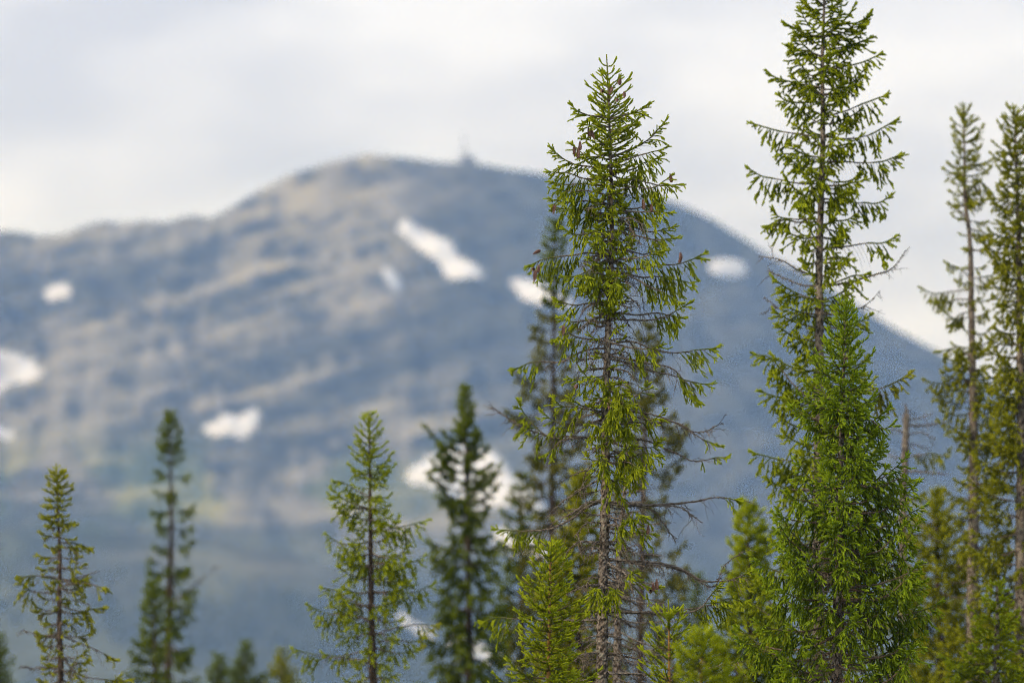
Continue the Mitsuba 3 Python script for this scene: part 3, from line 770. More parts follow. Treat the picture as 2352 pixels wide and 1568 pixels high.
R2 = [([(612, 75), (700, 60), (800, 90), (920, 105), (1000, 95), (1090, 80)], .1, {**TIP, 'g0': .66, 'lat': .36}), ([(612, 60), (700, 95), (800, 100), (860, 85)], -.35, {**COMB, 'g0': .35}),
      ([(612, 130), (700, 160), (800, 195), (900, 215), (1000, 240), (1080, 245)], .15, {**TIP, 'g0': .72, 'lat': .28}), ([(612, 178), (680, 190), (730, 235)], -.1, DEADO),
      ([(612, 120), (760, 160), (880, 190), (960, 270), (1010, 340)], -.1, {**TIP, 'g0': .7, 'twiggy': .8}), ([(606, 275), (680, 300), (740, 290), (775, 240)], -.3, {**TIP, 'g0': .55, 'lat': .34}),
      ([(606, 275), (640, 270), (660, 240)], -.6, COMB), ([(606, 300), (660, 330), (690, 330)], -.7, {**COMB, 'g0': .4}), ([(604, 360), (700, 370), (800, 390), (900, 425), (1000, 470), (1110, 430)], .1, {**DEADO, 'twiggy': 1.0}),
      ([(604, 370), (720, 390), (800, 400), (860, 372)], -.2, {**TIP, 'g0': .6}), ([(604, 400), (760, 420), (900, 425), (1010, 490), (1110, 528)], 0, {**TIP, 'g0': .82, 'lat': .2}),
      ([(602, 420), (640, 395), (610, 330)], -.9, {**COMB, 'lat': .3}), ([(602, 440), (670, 420), (720, 430)], -.6, COMB), ([(602, 500), (700, 520), (800, 520), (840, 490)], -.3, {**TIP, 'g0': .55}),
      ([(602, 500), (760, 500), (880, 540), (1000, 600), (1090, 580), (1150, 580)], .1, {**TIP, 'g0': .87, 'lat': .24}), ([(600, 560), (680, 580), (760, 560), (835, 575)], -.55, {**COMB, 'lat': .36}),
      ([(600, 590), (580, 590), (570, 570)], -.8, COMB), ([(600, 600), (690, 600), (750, 640)], -.7, {**COMB, 'lat': .34}), ([(602, 768), (700, 780), (790, 788), (900, 788), (1010, 775), (1120, 760), (1205, 775)], .1, {**TIP, 'g0': .87, 'lat': .40, 'r0': .016, 'twiggy': .5}),
      ([(602, 775), (760, 790), (890, 795), (960, 835), (1012, 872)], -.1, {**DEADO, 'twiggy': .6}), ([(602, 780), (780, 790), (850, 850), (900, 920)], .2, {**DEADO, 'twiggy': .8}),
      ([(602, 832), (660, 840), (720, 815), (760, 835)], -.5, {**COMB, 'g0': .4, 'lat': .36}), ([(600, 880), (700, 905), (770, 905), (815, 915)], -.35, {**TIP, 'g0': .6, 'lat': .3}), ([(600, 948), (680, 962), (735, 975)], .1, DEADO),
      ([(598, 1020), (700, 1028), (850, 1045), (960, 1075), (1040, 1120), (1150, 1108), (1262, 1058)], .1, {**TIP, 'g0': .93, 'r0': .016, 'twiggy': .9, 'lat': .2}), ([(598, 1020), (850, 1048), (960, 1075), (1060, 1135), (1110, 1050), (1185, 985)], .2, {**DEADO, 'twiggy': .9}),
      ([(590, 1030), (640, 1060), (690, 1090), (720, 1180)], -.4, {**DEADO, 'r0': .018}), ([(590, 1080), (640, 1110), (690, 1075), (725, 1060)], -.5, {**TIP, 'g0': .5}), ([(580, 1140), (560, 1150), (535, 1150)], -.6, {**COMB, 'g0': .3}),
      ([(585, 1150), (620, 1150), (650, 1170)], -.7, COMB), ([(588, 1120), (700, 1130), (780, 1160), (830, 1150)], -.3, {**TIP, 'g0': .68, 'lat': .32}), ([(588, 1190), (680, 1195), (755, 1222)], .1, {**DEADO, 'r0': .012}),
      ([(588, 1250), (720, 1252), (860, 1258), (1000, 1245), (1090, 1150), (1110, 1135)], .1, {**TIP, 'g0': .7, 'lat': .38, 'r0': .016}), ([(588, 1252), (860, 1260), (1010, 1245), (1120, 1210), (1205, 1220)], .25, {**TIP, 'g0': .7, 'lat': .36}),
      ([(590, 1350), (660, 1375), (730, 1405), (782, 1462)], -.1, {**DEADO, 'lichen': .2}), ([(590, 1370), (640, 1410), (662, 1452)], -.2, {**DEADO, 'lichen': .2}), ([(590, 1438), (700, 1448), (790, 1465), (865, 1482)], .1, {**DEADO, 'r0': .014}),
      ([(585, 1500), (650, 1540), (720, 1568)], -.1, DEADO), ([(585, 1520), (800, 1530), (1000, 1510), (1120, 1480), (1170, 1478)], .2, {**DEADO, 'r0': .014})]
for pts, dz, o in L2 + R2:
    t.explicit(c2(*pts), dz, **o)

# brown cones of the tall spruce, each a thing of its own kind of part


def cone_mesh(h, r, rng):
    k, s = 15, 14
    tt = np.linspace(0, 1, k)
    prof = r * np.sin(np.clip(tt * 1.02 + .06, 0, 1) ** .75 * PI) ** .62 * (1 - .25 * tt) + .0008
    w = np.arange(s) * 2 * PI / s
    wob = 1 + .20 * np.where((np.arange(k)[:, None] + np.arange(s)[None]) % 2 == 0, 1, -1)
    bend = (tt ** 2 * h * rng.uniform(-.10, .10))
    V = np.stack([prof[:, None] * wob * np.cos(w) + bend[:, None], prof[:, None] * wob * np.sin(w), np.broadcast_to(-tt[:, None] * h, (k, s))], -1)
    i, j = np.meshgrid(np.arange(k - 1), np.arange(s), indexing='ij')
    p, q = i * s + j, i * s + (j + 1) % s
    F = np.concatenate([np.stack([p, p + s, q], -1).reshape(-1, 3), np.stack([q, p + s, q + s], -1).reshape(-1, 3)])
    uv = np.stack([np.where(wob > 1, 1.0, 0.0), np.zeros((k, s))], -1).reshape(-1, 2)
    return V.reshape(-1, 3), F[:, ::-1], uv


def hang_cone(tree, x, y, depth=-.2, tilt=0.0, h=None):
    rng = tree.rng
    V, F, uv = cone_mesh(h or rng.uniform(.105, .145), rng.uniform(.0165, .020), rng)
    a, b = rng.uniform(0, 2 * PI), tilt + rng.normal(0, .12)
    R = trimesh.transformations.euler_matrix(rng.normal(0, .12), b, a, 'rzyx')[:3, :3]
    V = V @ R.T + at(x, y - 10, tree.d + depth)
    put(numbered(tree.key + '__cone'), (V, F), 'cone_scale', uv=uv)


for p in c1((800, 345), (770, 275), (812, 262), (838, 305), (720, 300), (655, 510), (650, 555), (597, 620), (585, 665), (563, 605), (458, 920), (943, 945), (987, 955), (1150, 1215), (1138, 1235), (340, 1270), (352, 1280), (366, 1290), (1095, 795)):
    hang_cone(hero, *p)
hang_cone(hero, *c1((378, 1170))[0], tilt=1.0)
for p in c2((408, 10), (465, 282), (608, 345), (610, 362), (780, 928), (792, 1178), (806, 1180), (822, 1172)):
    hang_cone(hero, *p, depth=-.35)

# ------------------------------------------------------------------ the dense spruce on the right, in focus
t = dense = Spruce('dense_spruce', 'dense bushy sharp deep green spruce in front of the tallest tree', 58.5,
                   [(1940, 690), (1940, 740), (1938, 850), (1933, 1000), (1926, 1200), (1922, 1568)], .004, .055, 12, 'deep', G_TALL, sides=14, step=.04, **{**SHARP, 'latd': 37})
PD = [(690, 6, 6), (740, 24, 24), (774, 40, 42), (832, 62, 62), (880, 88, 78), (937, 112, 92), (985, 84, 118), (1060, 92, 140), (1110, 92, 165), (1150, 132, 190), (1200, 142, 192), (1268, 140, 178), (1325, 182, 195), (1384, 190, 228), (1470, 240, 205), (1568, 235, 215)]
t.auto(712, 960, PD, gap=(.055, .11), per=6, rise=(46, 12), droop=.08, lift=.2, g0=(0, .12), lat=(.07, .24), hang=(.05, .6), size=(.5, 1.05), lichen=.02)
t.auto(960, 1320, PD, gap=(.10, .13), per=6, rise=(12, 2), droop=.16, lift=.34, g0=(.15, .33), lat=(.26, .30), hang=(.6, .95), size=(.45, 1.08), lichen=.2, twiggy=.3)
t.auto(1320, 1640, PD, gap=(.12, .16), per=6, rise=(2, -4), droop=.16, lift=.30, g0=(.36, .46), lat=(.32, .36), hang=(.9, 1.1), size=(.4, 1.06), lichen=.4, twiggy=1.0)
for pts, dz in (([(480, 560), (380, 520), (320, 490), (288, 470)], .1), ([(490, 800), (650, 790), (720, 760), (805, 765)], .1), ([(490, 960), (640, 960), (750, 910), (825, 860)], -.1), ([(485, 520), (600, 520), (660, 560), (712, 540)], 0),
                ([(485, 950), (380, 860), (300, 840), (262, 820)], -.3), ([(485, 950), (400, 930), (300, 920), (240, 900)], -.2), ([(480, 1180), (330, 1150), (230, 1120), (155, 1080)], .1), ([(480, 1150), (640, 1120), (720, 1110), (785, 1055)], .1),
                ([(480, 1230), (640, 1230), (740, 1190), (822, 1150)], -.1), ([(475, 1340), (640, 1310), (780, 1290), (890, 1245)], 0), ([(470, 1470), (300, 1475), (160, 1430), (70, 1390)], 0), ([(470, 1450), (650, 1460), (760, 1410), (832, 1370)], -.1)):
    t.explicit(c4(*pts), dz, **{**COMB, 'g0': .3, 'lat': .32})

# ------------------------------------------------------------------ the tallest tree, leaving the frame at the top
t = tall = Spruce('tall_spruce', 'tallest spruce, its top cut off by the upper edge, with long rising boughs', 69.0,
                  [(1892, -110), (1893, 0), (1889, 150), (1890, 300), (1886, 450), (1882, 600), (1882, 800), (1880, 1100), (1878, 1568)], .006, .085, 13, 'fresh', G_TALL, sides=16, step=.04, **SOFT, deadness=.8)
PT = [(-110, 5, 5), (-20, 75, 70), (50, 90, 115), (120, 95, 125), (200, 110, 125), (300, 130, 130), (400, 130, 150), (560, 100, 120), (640, 100, 110), (700, 110, 100), (790, 140, 130), (870, 130, 130), (1000, 145, 140), (1200, 150, 150), (1568, 190, 180)]
t.auto(-85, 220, PT, gap=(.10, .16), per=4, rise=(45, 18), droop=.10, lift=.2, g0=(0, .1), lat=(.16, .24), hang=(.2, .7), size=(.5, .95), lichen=.05)
t.auto(220, 640, PT, gap=(.12, .16), per=4, rise=(15, 2), droop=.12, lift=.2, g0=(.1, .3), lat=(.24, .28), hang=(.7, 1), size=(.3, .72), lichen=.4, twiggy=.3)
t.auto(690, 1600, PT, gap=(.17, .22), per=3, rise=(12, 2), droop=.14, lift=.3, g0=(.2, .38), lat=(.26, .34), hang=(.7, 1), size=(.5, 1.08), lichen=.2, twiggy=.2)
for pts, dz, o in (([(495, 180), (420, 165), (360, 130), (310, 108)], 0, GREEN), ([(495, 270), (420, 245), (360, 230), (322, 212)], -.2, GREEN), ([(495, 420), (430, 410), (340, 390), (280, 370), (230, 340)], .1, GREEN), ([(495, 490), (420, 490), (340, 480), (300, 440)], -.1, COMB),
                   ([(490, 660), (400, 645), (320, 635), (240, 615), (168, 595)], .1, {**COMB, 'g0': .35}), ([(490, 780), (420, 760), (340, 740), (285, 750)], -.2, {**COMB, 'g0': .4}), ([(490, 880), (400, 875), (300, 850), (220, 835), (145, 795)], .1, {**COMB, 'g0': .35}),
                   ([(488, 900), (430, 920), (370, 990)], -.6, COMB), ([(486, 1060), (400, 1062), (310, 1045), (225, 1085)], .1, {**TIP, 'g0': .45}), ([(486, 1050), (380, 1050), (300, 1040), (265, 1000)], 0, {**COMB, 'g0': .5}), ([(484, 1130), (420, 1140), (380, 1130), (330, 1112)], -.3, COMB),
                   ([(480, 1325), (380, 1290), (300, 1240), (200, 1225)], 0, DEADO), ([(480, 1370), (400, 1360), (320, 1330), (250, 1300)], .2, DEADO), ([(478, 1450), (400, 1420), (340, 1410), (305, 1390)], -.2, COMB), ([(478, 1520), (350, 1500), (280, 1470), (228, 1425)], .2, DEADO),
                   ([(505, 175), (600, 165), (660, 120), (737, 80)], 0, {**GREEN, 'lat': .32}), ([(505, 240), (610, 225), (680, 205), (752, 178)], .1, {**GREEN, 'lat': .3}), ([(505, 340), (620, 320), (700, 300), (788, 258)], -.1, {**COMB, 'g0': .15}), ([(505, 430), (590, 420), (690, 400)], -.3, COMB),
                   ([(505, 560), (600, 540), (700, 500), (820, 462)], 0, {**COMB, 'g0': .2}), ([(505, 655), (620, 660), (720, 650), (800, 615), (860, 582)], 0, {**COMB, 'g0': .3}), ([(505, 775), (620, 775), (720, 785), (800, 775), (890, 738)], .1, {**COMB, 'g0': .45}), ([(503, 890), (600, 880), (725, 852)], -.3, COMB),
                   ([(500, 950), (620, 960), (700, 965), (770, 965), (835, 930)], .1, {**COMB, 'g0': .4}), ([(500, 1090), (560, 1060), (620, 1050), (670, 1022)], -.3, COMB), ([(498, 1195), (620, 1180), (720, 1170), (790, 1170), (857, 1140)], 0, {**TIP, 'g0': .55}), ([(497, 1250), (580, 1230), (665, 1242)], -.3, {**COMB, 'g0': .4}),
                   ([(495, 1370), (640, 1350), (740, 1320), (830, 1290), (915, 1195)], .1, {**DEADO, 'twiggy': .5, 'r0': .014}), ([(495, 1380), (600, 1340), (650, 1320), (720, 1310)], -.2, {**COMB, 'g0': .4}), ([(495, 1510), (640, 1490), (720, 1460), (780, 1400)], .2, {**DEADO, 'twiggy': 1})):
    t.explicit(c3(*pts), dz, **o)
for pts in ([(400, 480), (310, 400), (220, 290), (142, 272)], [(400, 480), (300, 440), (230, 430), (170, 410)], [(395, 720), (300, 690), (200, 670), (130, 650)], [(395, 800), (280, 800), (200, 760), (185, 750)]):
    t.explicit(c4(*pts), .1, **{**COMB, 'g0': .25})
t.explicit(c4((400, 420), (560, 420), (680, 390), (768, 340)), .1, **{**TIP, 'g0': .5, 'tint': 'olive'})
t.explicit(c4((400, 1400), (200, 1290), (120, 1230), (50, 1195)), .1, **{**COMB, 'g0': .2})

# ------------------------------------------------------------------ thin trees at the right
t = Spruce('slim_spruce', 'slim leaning spruce with a crooked, bare upper trunk against the sky', 80.0,
           [(2213, 243), (2215, 330), (2216, 450), (2228, 560), (2231, 700), (2235, 900), (2237, 1100), (2235, 1300), (2233, 1568)], .006, .10, 14, 'olive', G_TALL, sides=12, step=.06, **SOFT, deadness=.6)
P4 = [(243, 4, 4), (280, 22, 26), (330, 34, 52), (440, 48, 66), (500, 40, 58), (560, 30, 66), (640, 60, 60), (700, 90, 60), (760, 40, 60), (840, 80, 70), (950, 95, 90), (1050, 40, 90), (1200, 110, 110), (1568, 130, 130)]
t.auto(262, 470, P4, gap=(.10, .14), per=5, rise=(40, 0), droop=.08, lift=.15, g0=(0, .15), lat=(.10, .24), hang=(.2, 1.0), size=(.3, 1.1), lichen=.5)
t.auto(470, 800, P4, gap=(.22, .24), per=3, rise=(2, -8), droop=.12, lift=.2, g0=(.25, .3), lat=(.26, .30), hang=(.8, 1), size=(.4, .9), lichen=.5, twiggy=.4)
t.auto(800, 1000, P4, gap=(.14, .18), per=4, rise=(4, -6), droop=.14, lift=.2, g0=(.2, .3), lat=(.26, .3), hang=(.7, 1), size=(.5, 1), lichen=.3)
t.auto(1000, 1600, P4, gap=(.22, .26), per=4, rise=(4, -6), droop=.14, lift=.2, g0=(.2, .3), lat=(.28, .34), hang=(.6, .9), size=(.45, 1), lichen=.3)
cR = conv(2200, 200, 1.96)
for pts, o in (([(300, 290), (350, 270), (395, 205)], GREEN), ([(310, 400), (380, 395), (440, 370)], GREEN), ([(300, 450), (250, 440), (205, 410)], GREEN), ([(325, 480), (390, 480), (430, 530)], COMB), ([(315, 650), (290, 630), (250, 600)], {**TIP, 'g0': .4}),
               ([(330, 700), (400, 720), (460, 765)], COMB), ([(335, 800), (400, 812), (460, 825)], {**TIP, 'g0': .6}), ([(335, 940), (290, 900), (215, 870)], {**COMB, 'g0': .3}), ([(335, 990), (260, 1000), (160, 1010), (88, 985)], {**COMB, 'g0': .3}), ([(335, 1040), (270, 1040), (165, 1060)], {**TIP, 'g0': .4}),
               ([(340, 1100), (280, 1110), (225, 1170)], {**COMB, 'g0': .3}), ([(340, 1320), (260, 1280), (170, 1300)], COMB), ([(345, 1440), (250, 1420), (170, 1440), (100, 1420)], COMB), ([(340, 940), (420, 930), (500, 900)], COMB)):
    t.explicit(cR(*pts), None, **o)
t = Spruce('slim_spruce', 'leafy tall spruce cut by the right edge, beside the slim leaning one', 77.0,
           [(2330, 248), (2333, 330), (2338, 500), (2342, 700), (2346, 1000), (2348, 1568)], .006, .11, 15, 'olive', G_TALL, sides=12, step=.06, **SOFT, deadness=.5)
P5 = [(248, 4, 4), (300, 34, 34), (380, 64, 60), (470, 76, 70), (620, 80, 80), (780, 85, 90), (900, 80, 90), (1100, 120, 110), (1568, 190, 150)]
t.auto(268, 620, P5, gap=(.09, .13), per=6, rise=(45, 5), droop=.08, lift=.15, g0=(0, .15), lat=(.10, .30), hang=(.2, .9), size=(.4, 1.05), lichen=.2)
t.auto(620, 1050, P5, gap=(.14, .18), per=5, rise=(5, -6), droop=.14, lift=.2, g0=(.15, .25), lat=(.32, .36), hang=(.8, 1), size=(.45, 1.05), lichen=.3, twiggy=.3)
t.auto(1050, 1620, P5, gap=(.20, .25), per=4, rise=(2, -6), droop=.12, lift=.2, g0=(.15, .25), lat=(.30, .36), hang=(.6, .9), size=(.5, 1), lichen=.2)

t = Spruce('spruce_snag', 'grey dead snag with its top snapped off, between dense spruce and slim leaning one', 86.0,
           [(2082, 950), (2080, 1010), (2076, 1120), (2074, 1240), (2072, 1568)], .05, .075, 16, 'olive', None, category='dead tree', sides=12, step=.05, snag=True, **SOFT, deadness=1)
cS = conv(1880, 900, 2.0435)
for pts, o in (([(690, 260), (750, 245), (810, 220)], DEADO), ([(690, 285), (780, 280), (860, 270), (920, 265)], {**DEADO, 'r0': .016, 'lichen': 1.6}), ([(690, 330), (760, 320), (830, 350)], DEADO), ([(685, 370), (740, 385), (790, 400)], DEADO),
               ([(685, 440), (740, 430), (800, 420), (850, 430), (890, 405)], {**TIP, 'g0': .25, 'hang': .9}), ([(680, 510), (780, 515), (900, 525)], {**DEADO, 'r0': .014}), ([(680, 330), (620, 300), (600, 320)], DEADO), ([(680, 430), (630, 440), (590, 420)], DEADO),
               ([(670, 760), (760, 780), (830, 740)], DEADO), ([(668, 840), (760, 830), (850, 860)], DEADO), ([(668, 900), (600, 920), (540, 950)], DEADO), ([(665, 1000), (740, 1010), (800, 1050)], DEADO)):
    t.explicit(cS(*pts), None, **{**o, 'lichen': 1.6, 'twiggy': .5, 'lf': .35})
for tip in ((2077, 926), (2085, 934), (2090, 942)):
    t.explicit([(2082, 962), (2082, 948), tip], 0, **{**DEADO, 'r0': .022})
t.auto(1150, 1620, [(1100, 60, 60), (1568, 100, 100)], gap=(.24, .26), per=4, rise=(0, -8), droop=.12, lift=.15, g0=(.25, .4), lat=(.3, .34), hang=(.8, 1), size=(.5, 1), lichen=.6)

# ------------------------------------------------------------------ young spruces in front
t = Spruce('young_spruce', 'bright young spruce at the foot of the lichened trunk, left of it', 57.5, [(1267, 1232), (1264, 1290), (1262, 1400), (1260, 1568)], .004, .020, 17, 'fresh', G_YOUNG, bark='young_stem', sides=8, step=.04, rough=.2, **{**SHARP, 'latd': 19, 'terd': 17, 'ter': .075, 'core': .0086}, deadness=.1)
PY = [(1232, 3, 3), (1275, 20, 20), (1310, 40, 44), (1345, 62, 60), (1390, 75, 75), (1420, 84, 108), (1500, 88, 90), (1540, 125, 105), (1600, 150, 120)]
t.auto(1268, 1420, PY, gap=(.06, .085), per=5, rise=(48, 25), droop=.02, lift=.08, g0=(0, 0), lat=(.08, .17), hang=(0, .15), size=(.7, 1.02), lichen=0)
t.auto(1420, 1640, PY, gap=(.07, .10), per=6, rise=(22, 10), droop=.06, lift=.12, g0=(0, .1), lat=(.17, .22), hang=(.1, .4), size=(.55, 1.02), lichen=0)
t = Spruce('young_spruce', 'slender young spruce with an orange brown stem, right of the lichened trunk', 57.0, [(1535, 1375), (1536, 1420), (1537, 1500), (1537, 1568)], .004, .016, 18, 'fresh', G_YOUNG, bark='young_stem', sides=8, step=.04, rough=.2, **{**SHARP, 'latd': 19, 'terd': 17, 'ter': .075, 'core': .0086}, deadness=.1)
t.auto(1425, 1640, [(1375, 3, 3), (1430, 28, 28), (1470, 46, 55), (1500, 55, 60), (1540, 66, 62), (1600, 75, 75)], gap=(.10, .11), per=5, rise=(48, 28), droop=.02, lift=.05, g0=(0, 0), lat=(.09, .14), hang=(0, .1), size=(.75, 1.05), lichen=0)
t = Spruce('young_spruce', 'blurred yellow green young spruce top right of the slender orange-stemmed one', 47.0, [(1612, 1452), (1612, 1500), (1610, 1580)], .004, 0.009, 19, 'fresh', G_YOUNG, bark='young_stem', sides=8, step=.05, rough=.2, **{**SOFT, 'latd': 19, 'terd': 17, 'ter': .075, 'core': .0086})
t.auto(1470, 1640, [(1452, 4, 4), (1490, 40, 30), (1530, 62, 60), (1640, 100, 110)], gap=(.05, .07), per=6, rise=(45, 20), droop=.03, lift=.1, g0=(0, 0), lat=(.09, .17), hang=(0, .3), size=(.6, 1.05), lichen=0)

# ------------------------------------------------------------------ left and middle
t = Spruce('short_spruce', 'scraggy little spruce, leftmost of the trees, with yellowish tufts and dead lower twigs', 75.0, [(131, 1082), (132, 1130), (134, 1200), (138, 1300), (136, 1400), (140, 1568)], .006, 0.043, 20, 'olive', G_BACK, sides=10, step=.05, bark='dark_bark', **SOFT, deadness=.9)
PL = [(1082, 4, 4), (1110, 24, 28), (1150, 28, 40), (1200, 44, 44), (1250, 50, 55), (1300, 60, 70), (1345, 95, 95), (1400, 60, 95), (1450, 60, 90), (1568, 90, 140)]
t.auto(1096, 1210, PL, gap=(.075, .10), per=6, rise=(40, -15), droop=.06, lift=.05, g0=(0, .1), lat=(.12, .3), hang=(.3, 1.2), size=(.4, 1.1), lichen=.4)
t.auto(1210, 1600, PL, gap=(.13, .17), per=4, rise=(-5, -8), droop=.14, lift=.14, g0=(.35, .65), lat=(.26, .30), hang=(.8, 1.1), size=(.35, 1), lichen=1.3, twiggy=1.4)
cL = conv(0, 950, 2.187)
for pts, o in (([(320, 1010), (240, 1000), (160, 1000), (90, 1010)], {**TIP, 'g0': .6}), ([(320, 1070), (230, 1080), (150, 1060), (85, 1010)], {**TIP, 'g0': .6}), ([(325, 1030), (430, 1000), (530, 965)], DEADO), ([(325, 1050), (440, 1030), (520, 1045), (562, 1060)], {**TIP, 'g0': .75}),
               ([(325, 1150), (420, 1180), (500, 1170), (562, 1160)], {**COMB, 'g0': .4}), ([(320, 1180), (260, 1200), (190, 1180)], {**COMB, 'g0': .4}), ([(318, 1330), (260, 1320), (200, 1320)], {**COMB, 'g0': .3}), ([(320, 1310), (420, 1350), (520, 1390), (630, 1440)], {**TIP, 'g0': .7}),
               ([(318, 1490), (240, 1490), (160, 1490), (110, 1480)], {**DEADO, 'lichen': 2}), ([(320, 1420), (420, 1520), (560, 1550), (690, 1560)], {**TIP, 'g0': .65}), ([(190, 1325), (140, 1290), (125, 1265)], DEADO), ([(330, 820), (400, 820), (480, 858)], COMB)):
    t.explicit(cL(*pts), None, **o)
t = Spruce('blurred_spruce', 'blurred narrow spruce second from the left, with gaps in its crown', 128.0, [(390, 950), (391, 1050), (394, 1200), (390, 1350), (386, 1568)], .012, 0.094, 21, 'dark', G_BACK, sides=10, step=.1, bark='dark_bark', **BLUR, deadness=.6)
PB = [(950, 5, 5), (990, 22, 24), (1040, 34, 38), (1090, 45, 55), (1150, 40, 70), (1220, 62, 72), (1300, 60, 60), (1400, 62, 90), (1480, 70, 105), (1568, 90, 130)]
t.auto(962, 1060, PB, gap=(.14, .2), per=5, rise=(45, 10), droop=.05, lift=.1, g0=(0, .1), lat=(.16, .3), hang=(.1, .6), size=(.6, 1), lichen=.1)
t.auto(1060, 1320, PB, gap=(.36, .44), per=3, rise=(5, -8), droop=.1, lift=.1, g0=(.25, .4), lat=(.30, .34), hang=(.8, 1), size=(.55, 1.05), lichen=.4)
t.auto(1320, 1620, PB, gap=(.30, .38), per=3, rise=(0, -12), droop=.1, lift=.1, g0=(.25, .4), lat=(.34, .42), hang=(.7, 1), size=(.5, 1.05), lichen=.4)
t.explicit([(392, 1390), (440, 1350), (495, 1300)], 0, **{**DEADO, 'r0': .03})
t = Spruce('blurred_spruce', 'smaller blurred spruce close against the left side of the gappy narrow one', 124.0, [(352, 1335), (353, 1420), (356, 1568)], .012, 0.050, 22, 'dark', G_BACK, sides=8, step=.1, bark='dark_bark', **BLUR)
t.auto(1345, 1620, [(1335, 5, 5), (1380, 24, 24), (1450, 40, 34), (1500, 60, 40), (1600, 80, 60)], gap=(.16, .26), per=4, rise=(40, -5), droop=.06, lift=.1, g0=(0, .2), lat=(.2, .36), hang=(.1, .8), size=(.6, 1.05), lichen=.2)
t = Spruce('middle_spruce', 'slightly soft open spruce with one long low branch reaching left over the valley', 77.0, [(847, 950), (849, 1020), (851, 1200), (853, 1400), (857, 1568)], .006, 0.054, 23, 'fresh', G_BACK, sides=12, step=.05, bark='dark_bark', **CRISP, deadness=.7)
PM = [(950, 4, 4), (985, 24, 24), (1030, 38, 36), (1075, 50, 62), (1130, 92, 66), (1180, 100, 90), (1240, 100, 100), (1300, 100, 118), (1360, 110, 128), (1420, 140, 110), (1480, 120, 110), (1568, 90, 120)]
t.auto(968, 1100, PM, gap=(.08, .11), per=5, rise=(50, 22), droop=.05, lift=.12, g0=(0, .05), lat=(.10, .20), hang=(0, .4), size=(.6, 1), lichen=.05)
t.auto(1100, 1300, PM, gap=(.13, .17), per=4, rise=(20, 0), droop=.12, lift=.2, g0=(.1, .25), lat=(.22, .28), hang=(.5, .8), size=(.5, 1.02), lichen=.2, twiggy=.2)
t.auto(1300, 1620, PM, gap=(.17, .22), per=4, rise=(0, -10), droop=.12, lift=.2, g0=(.25, .45), lat=(.28, .30), hang=(.7, 1), size=(.5, 1.0), lichen=.4, twiggy=.5)
cM = conv(650, 900, 2.0446)
for pts, o in (([(520, 640), (450, 610), (380, 570), (330, 570)], COMB), ([(520, 700), (430, 690), (360, 660), (310, 622)], COMB), ([(525, 900), (450, 880), (360, 860), (295, 820)], COMB), ([(525, 1200), (430, 1150), (350, 1100), (270, 1080)], {**COMB, 'g0': .3}),
               ([(530, 1260), (420, 1230), (300, 1220), (200, 1170)], {**COMB, 'g0': .3}), ([(535, 1460), (430, 1445), (330, 1435), (220, 1420), (120, 1385)], {**TIP, 'g0': .6, 'lat': .34}), ([(525, 820), (620, 800), (720, 780), (815, 760)], COMB), ([(525, 960), (640, 980), (740, 960), (800, 930)], COMB),
               ([(530, 1120), (650, 1110), (750, 1110), (838, 1070)], COMB), ([(535, 1330), (640, 1300), (740, 1280), (865, 1280)], {**TIP, 'g0': .7, 'tint': 'olive'}), ([(535, 1370), (640, 1350), (720, 1360), (782, 1345)], {**TIP, 'g0': .6})):
    t.explicit(cM(*pts), None, **o)
t = Spruce('blurred_spruce', 'blurred dark green spruce in front of the broad snow field', 112.0, [(1068, 893), (1070, 980), (1073, 1150), (1076, 1350), (1078, 1568)], .012, 0.086, 24, 'dark', G_BACK, sides=10, step=.1, bark='dark_bark', **BLUR, deadness=.5)
PQ = [(893, 3, 3), (950, 20, 20), (1000, 36, 36), (1040, 90, 45), (1080, 90, 60), (1130, 90, 80), (1200, 70, 75), (1300, 100, 80), (1400, 120, 100), (1568, 125, 120)]
t.auto(905, 1200, PQ, gap=(.13, .24), per=5, rise=(42, 8), droop=.06, lift=.25, g0=(0, .1), lat=(.14, .30), hang=(.1, .5), size=(.4, 1.12), lichen=.1)
t.auto(1200, 1620, PQ, gap=(.28, .33), per=4, rise=(8, -8), droop=.1, lift=.2, g0=(.12, .25), lat=(.40, .50), hang=(.6, .9), size=(.4, 1.1), lichen=.3)

# ------------------------------------------------------------------ behind the tall lichened spruce
t = Spruce('blurred_spruce', 'blurred thin grey spruce standing behind the left boughs of the lichened one', 116.0, [(1275, 505), (1274, 600), (1272, 760), (1270, 950), (1268, 1150), (1270, 1568)], .012, 0.094, 25, 'dark', G_BACK, sides=10, step=.1, bark='dark_bark', **BLUR, deadness=1)
PG = [(505, 5, 5), (560, 26, 26), (650, 45, 35), (720, 50, 40), (800, 80, 60), (900, 100, 80), (1000, 120, 90), (1160, 90, 90), (1568, 120, 120)]
t.auto(520, 700, PG, gap=(.16, .24), per=4, rise=(40, 0), droop=.06, lift=.1, g0=(.05, .3), lat=(.18, .34), hang=(.3, .9), size=(.5, 1), lichen=.3)
t.auto(700, 1600, PG, gap=(.26, .36), per=4, rise=(4, -8), droop=.14, lift=.12, g0=(.40, .55), lat=(.34, .40), hang=(.9, 1), size=(.5, 1.05), lichen=1.6, twiggy=1.2, tint='dull')
t = Spruce('blurred_spruce', 'blurred brownish spruce standing behind the right boughs of the lichened one', 104.0, [(1490, 745), (1487, 850), (1482, 1000), (1476, 1200), (1470, 1568)], .012, 0.079, 26, 'dull', G_BACK, sides=10, step=.1, bark='dark_bark', **BLUR, deadness=1)
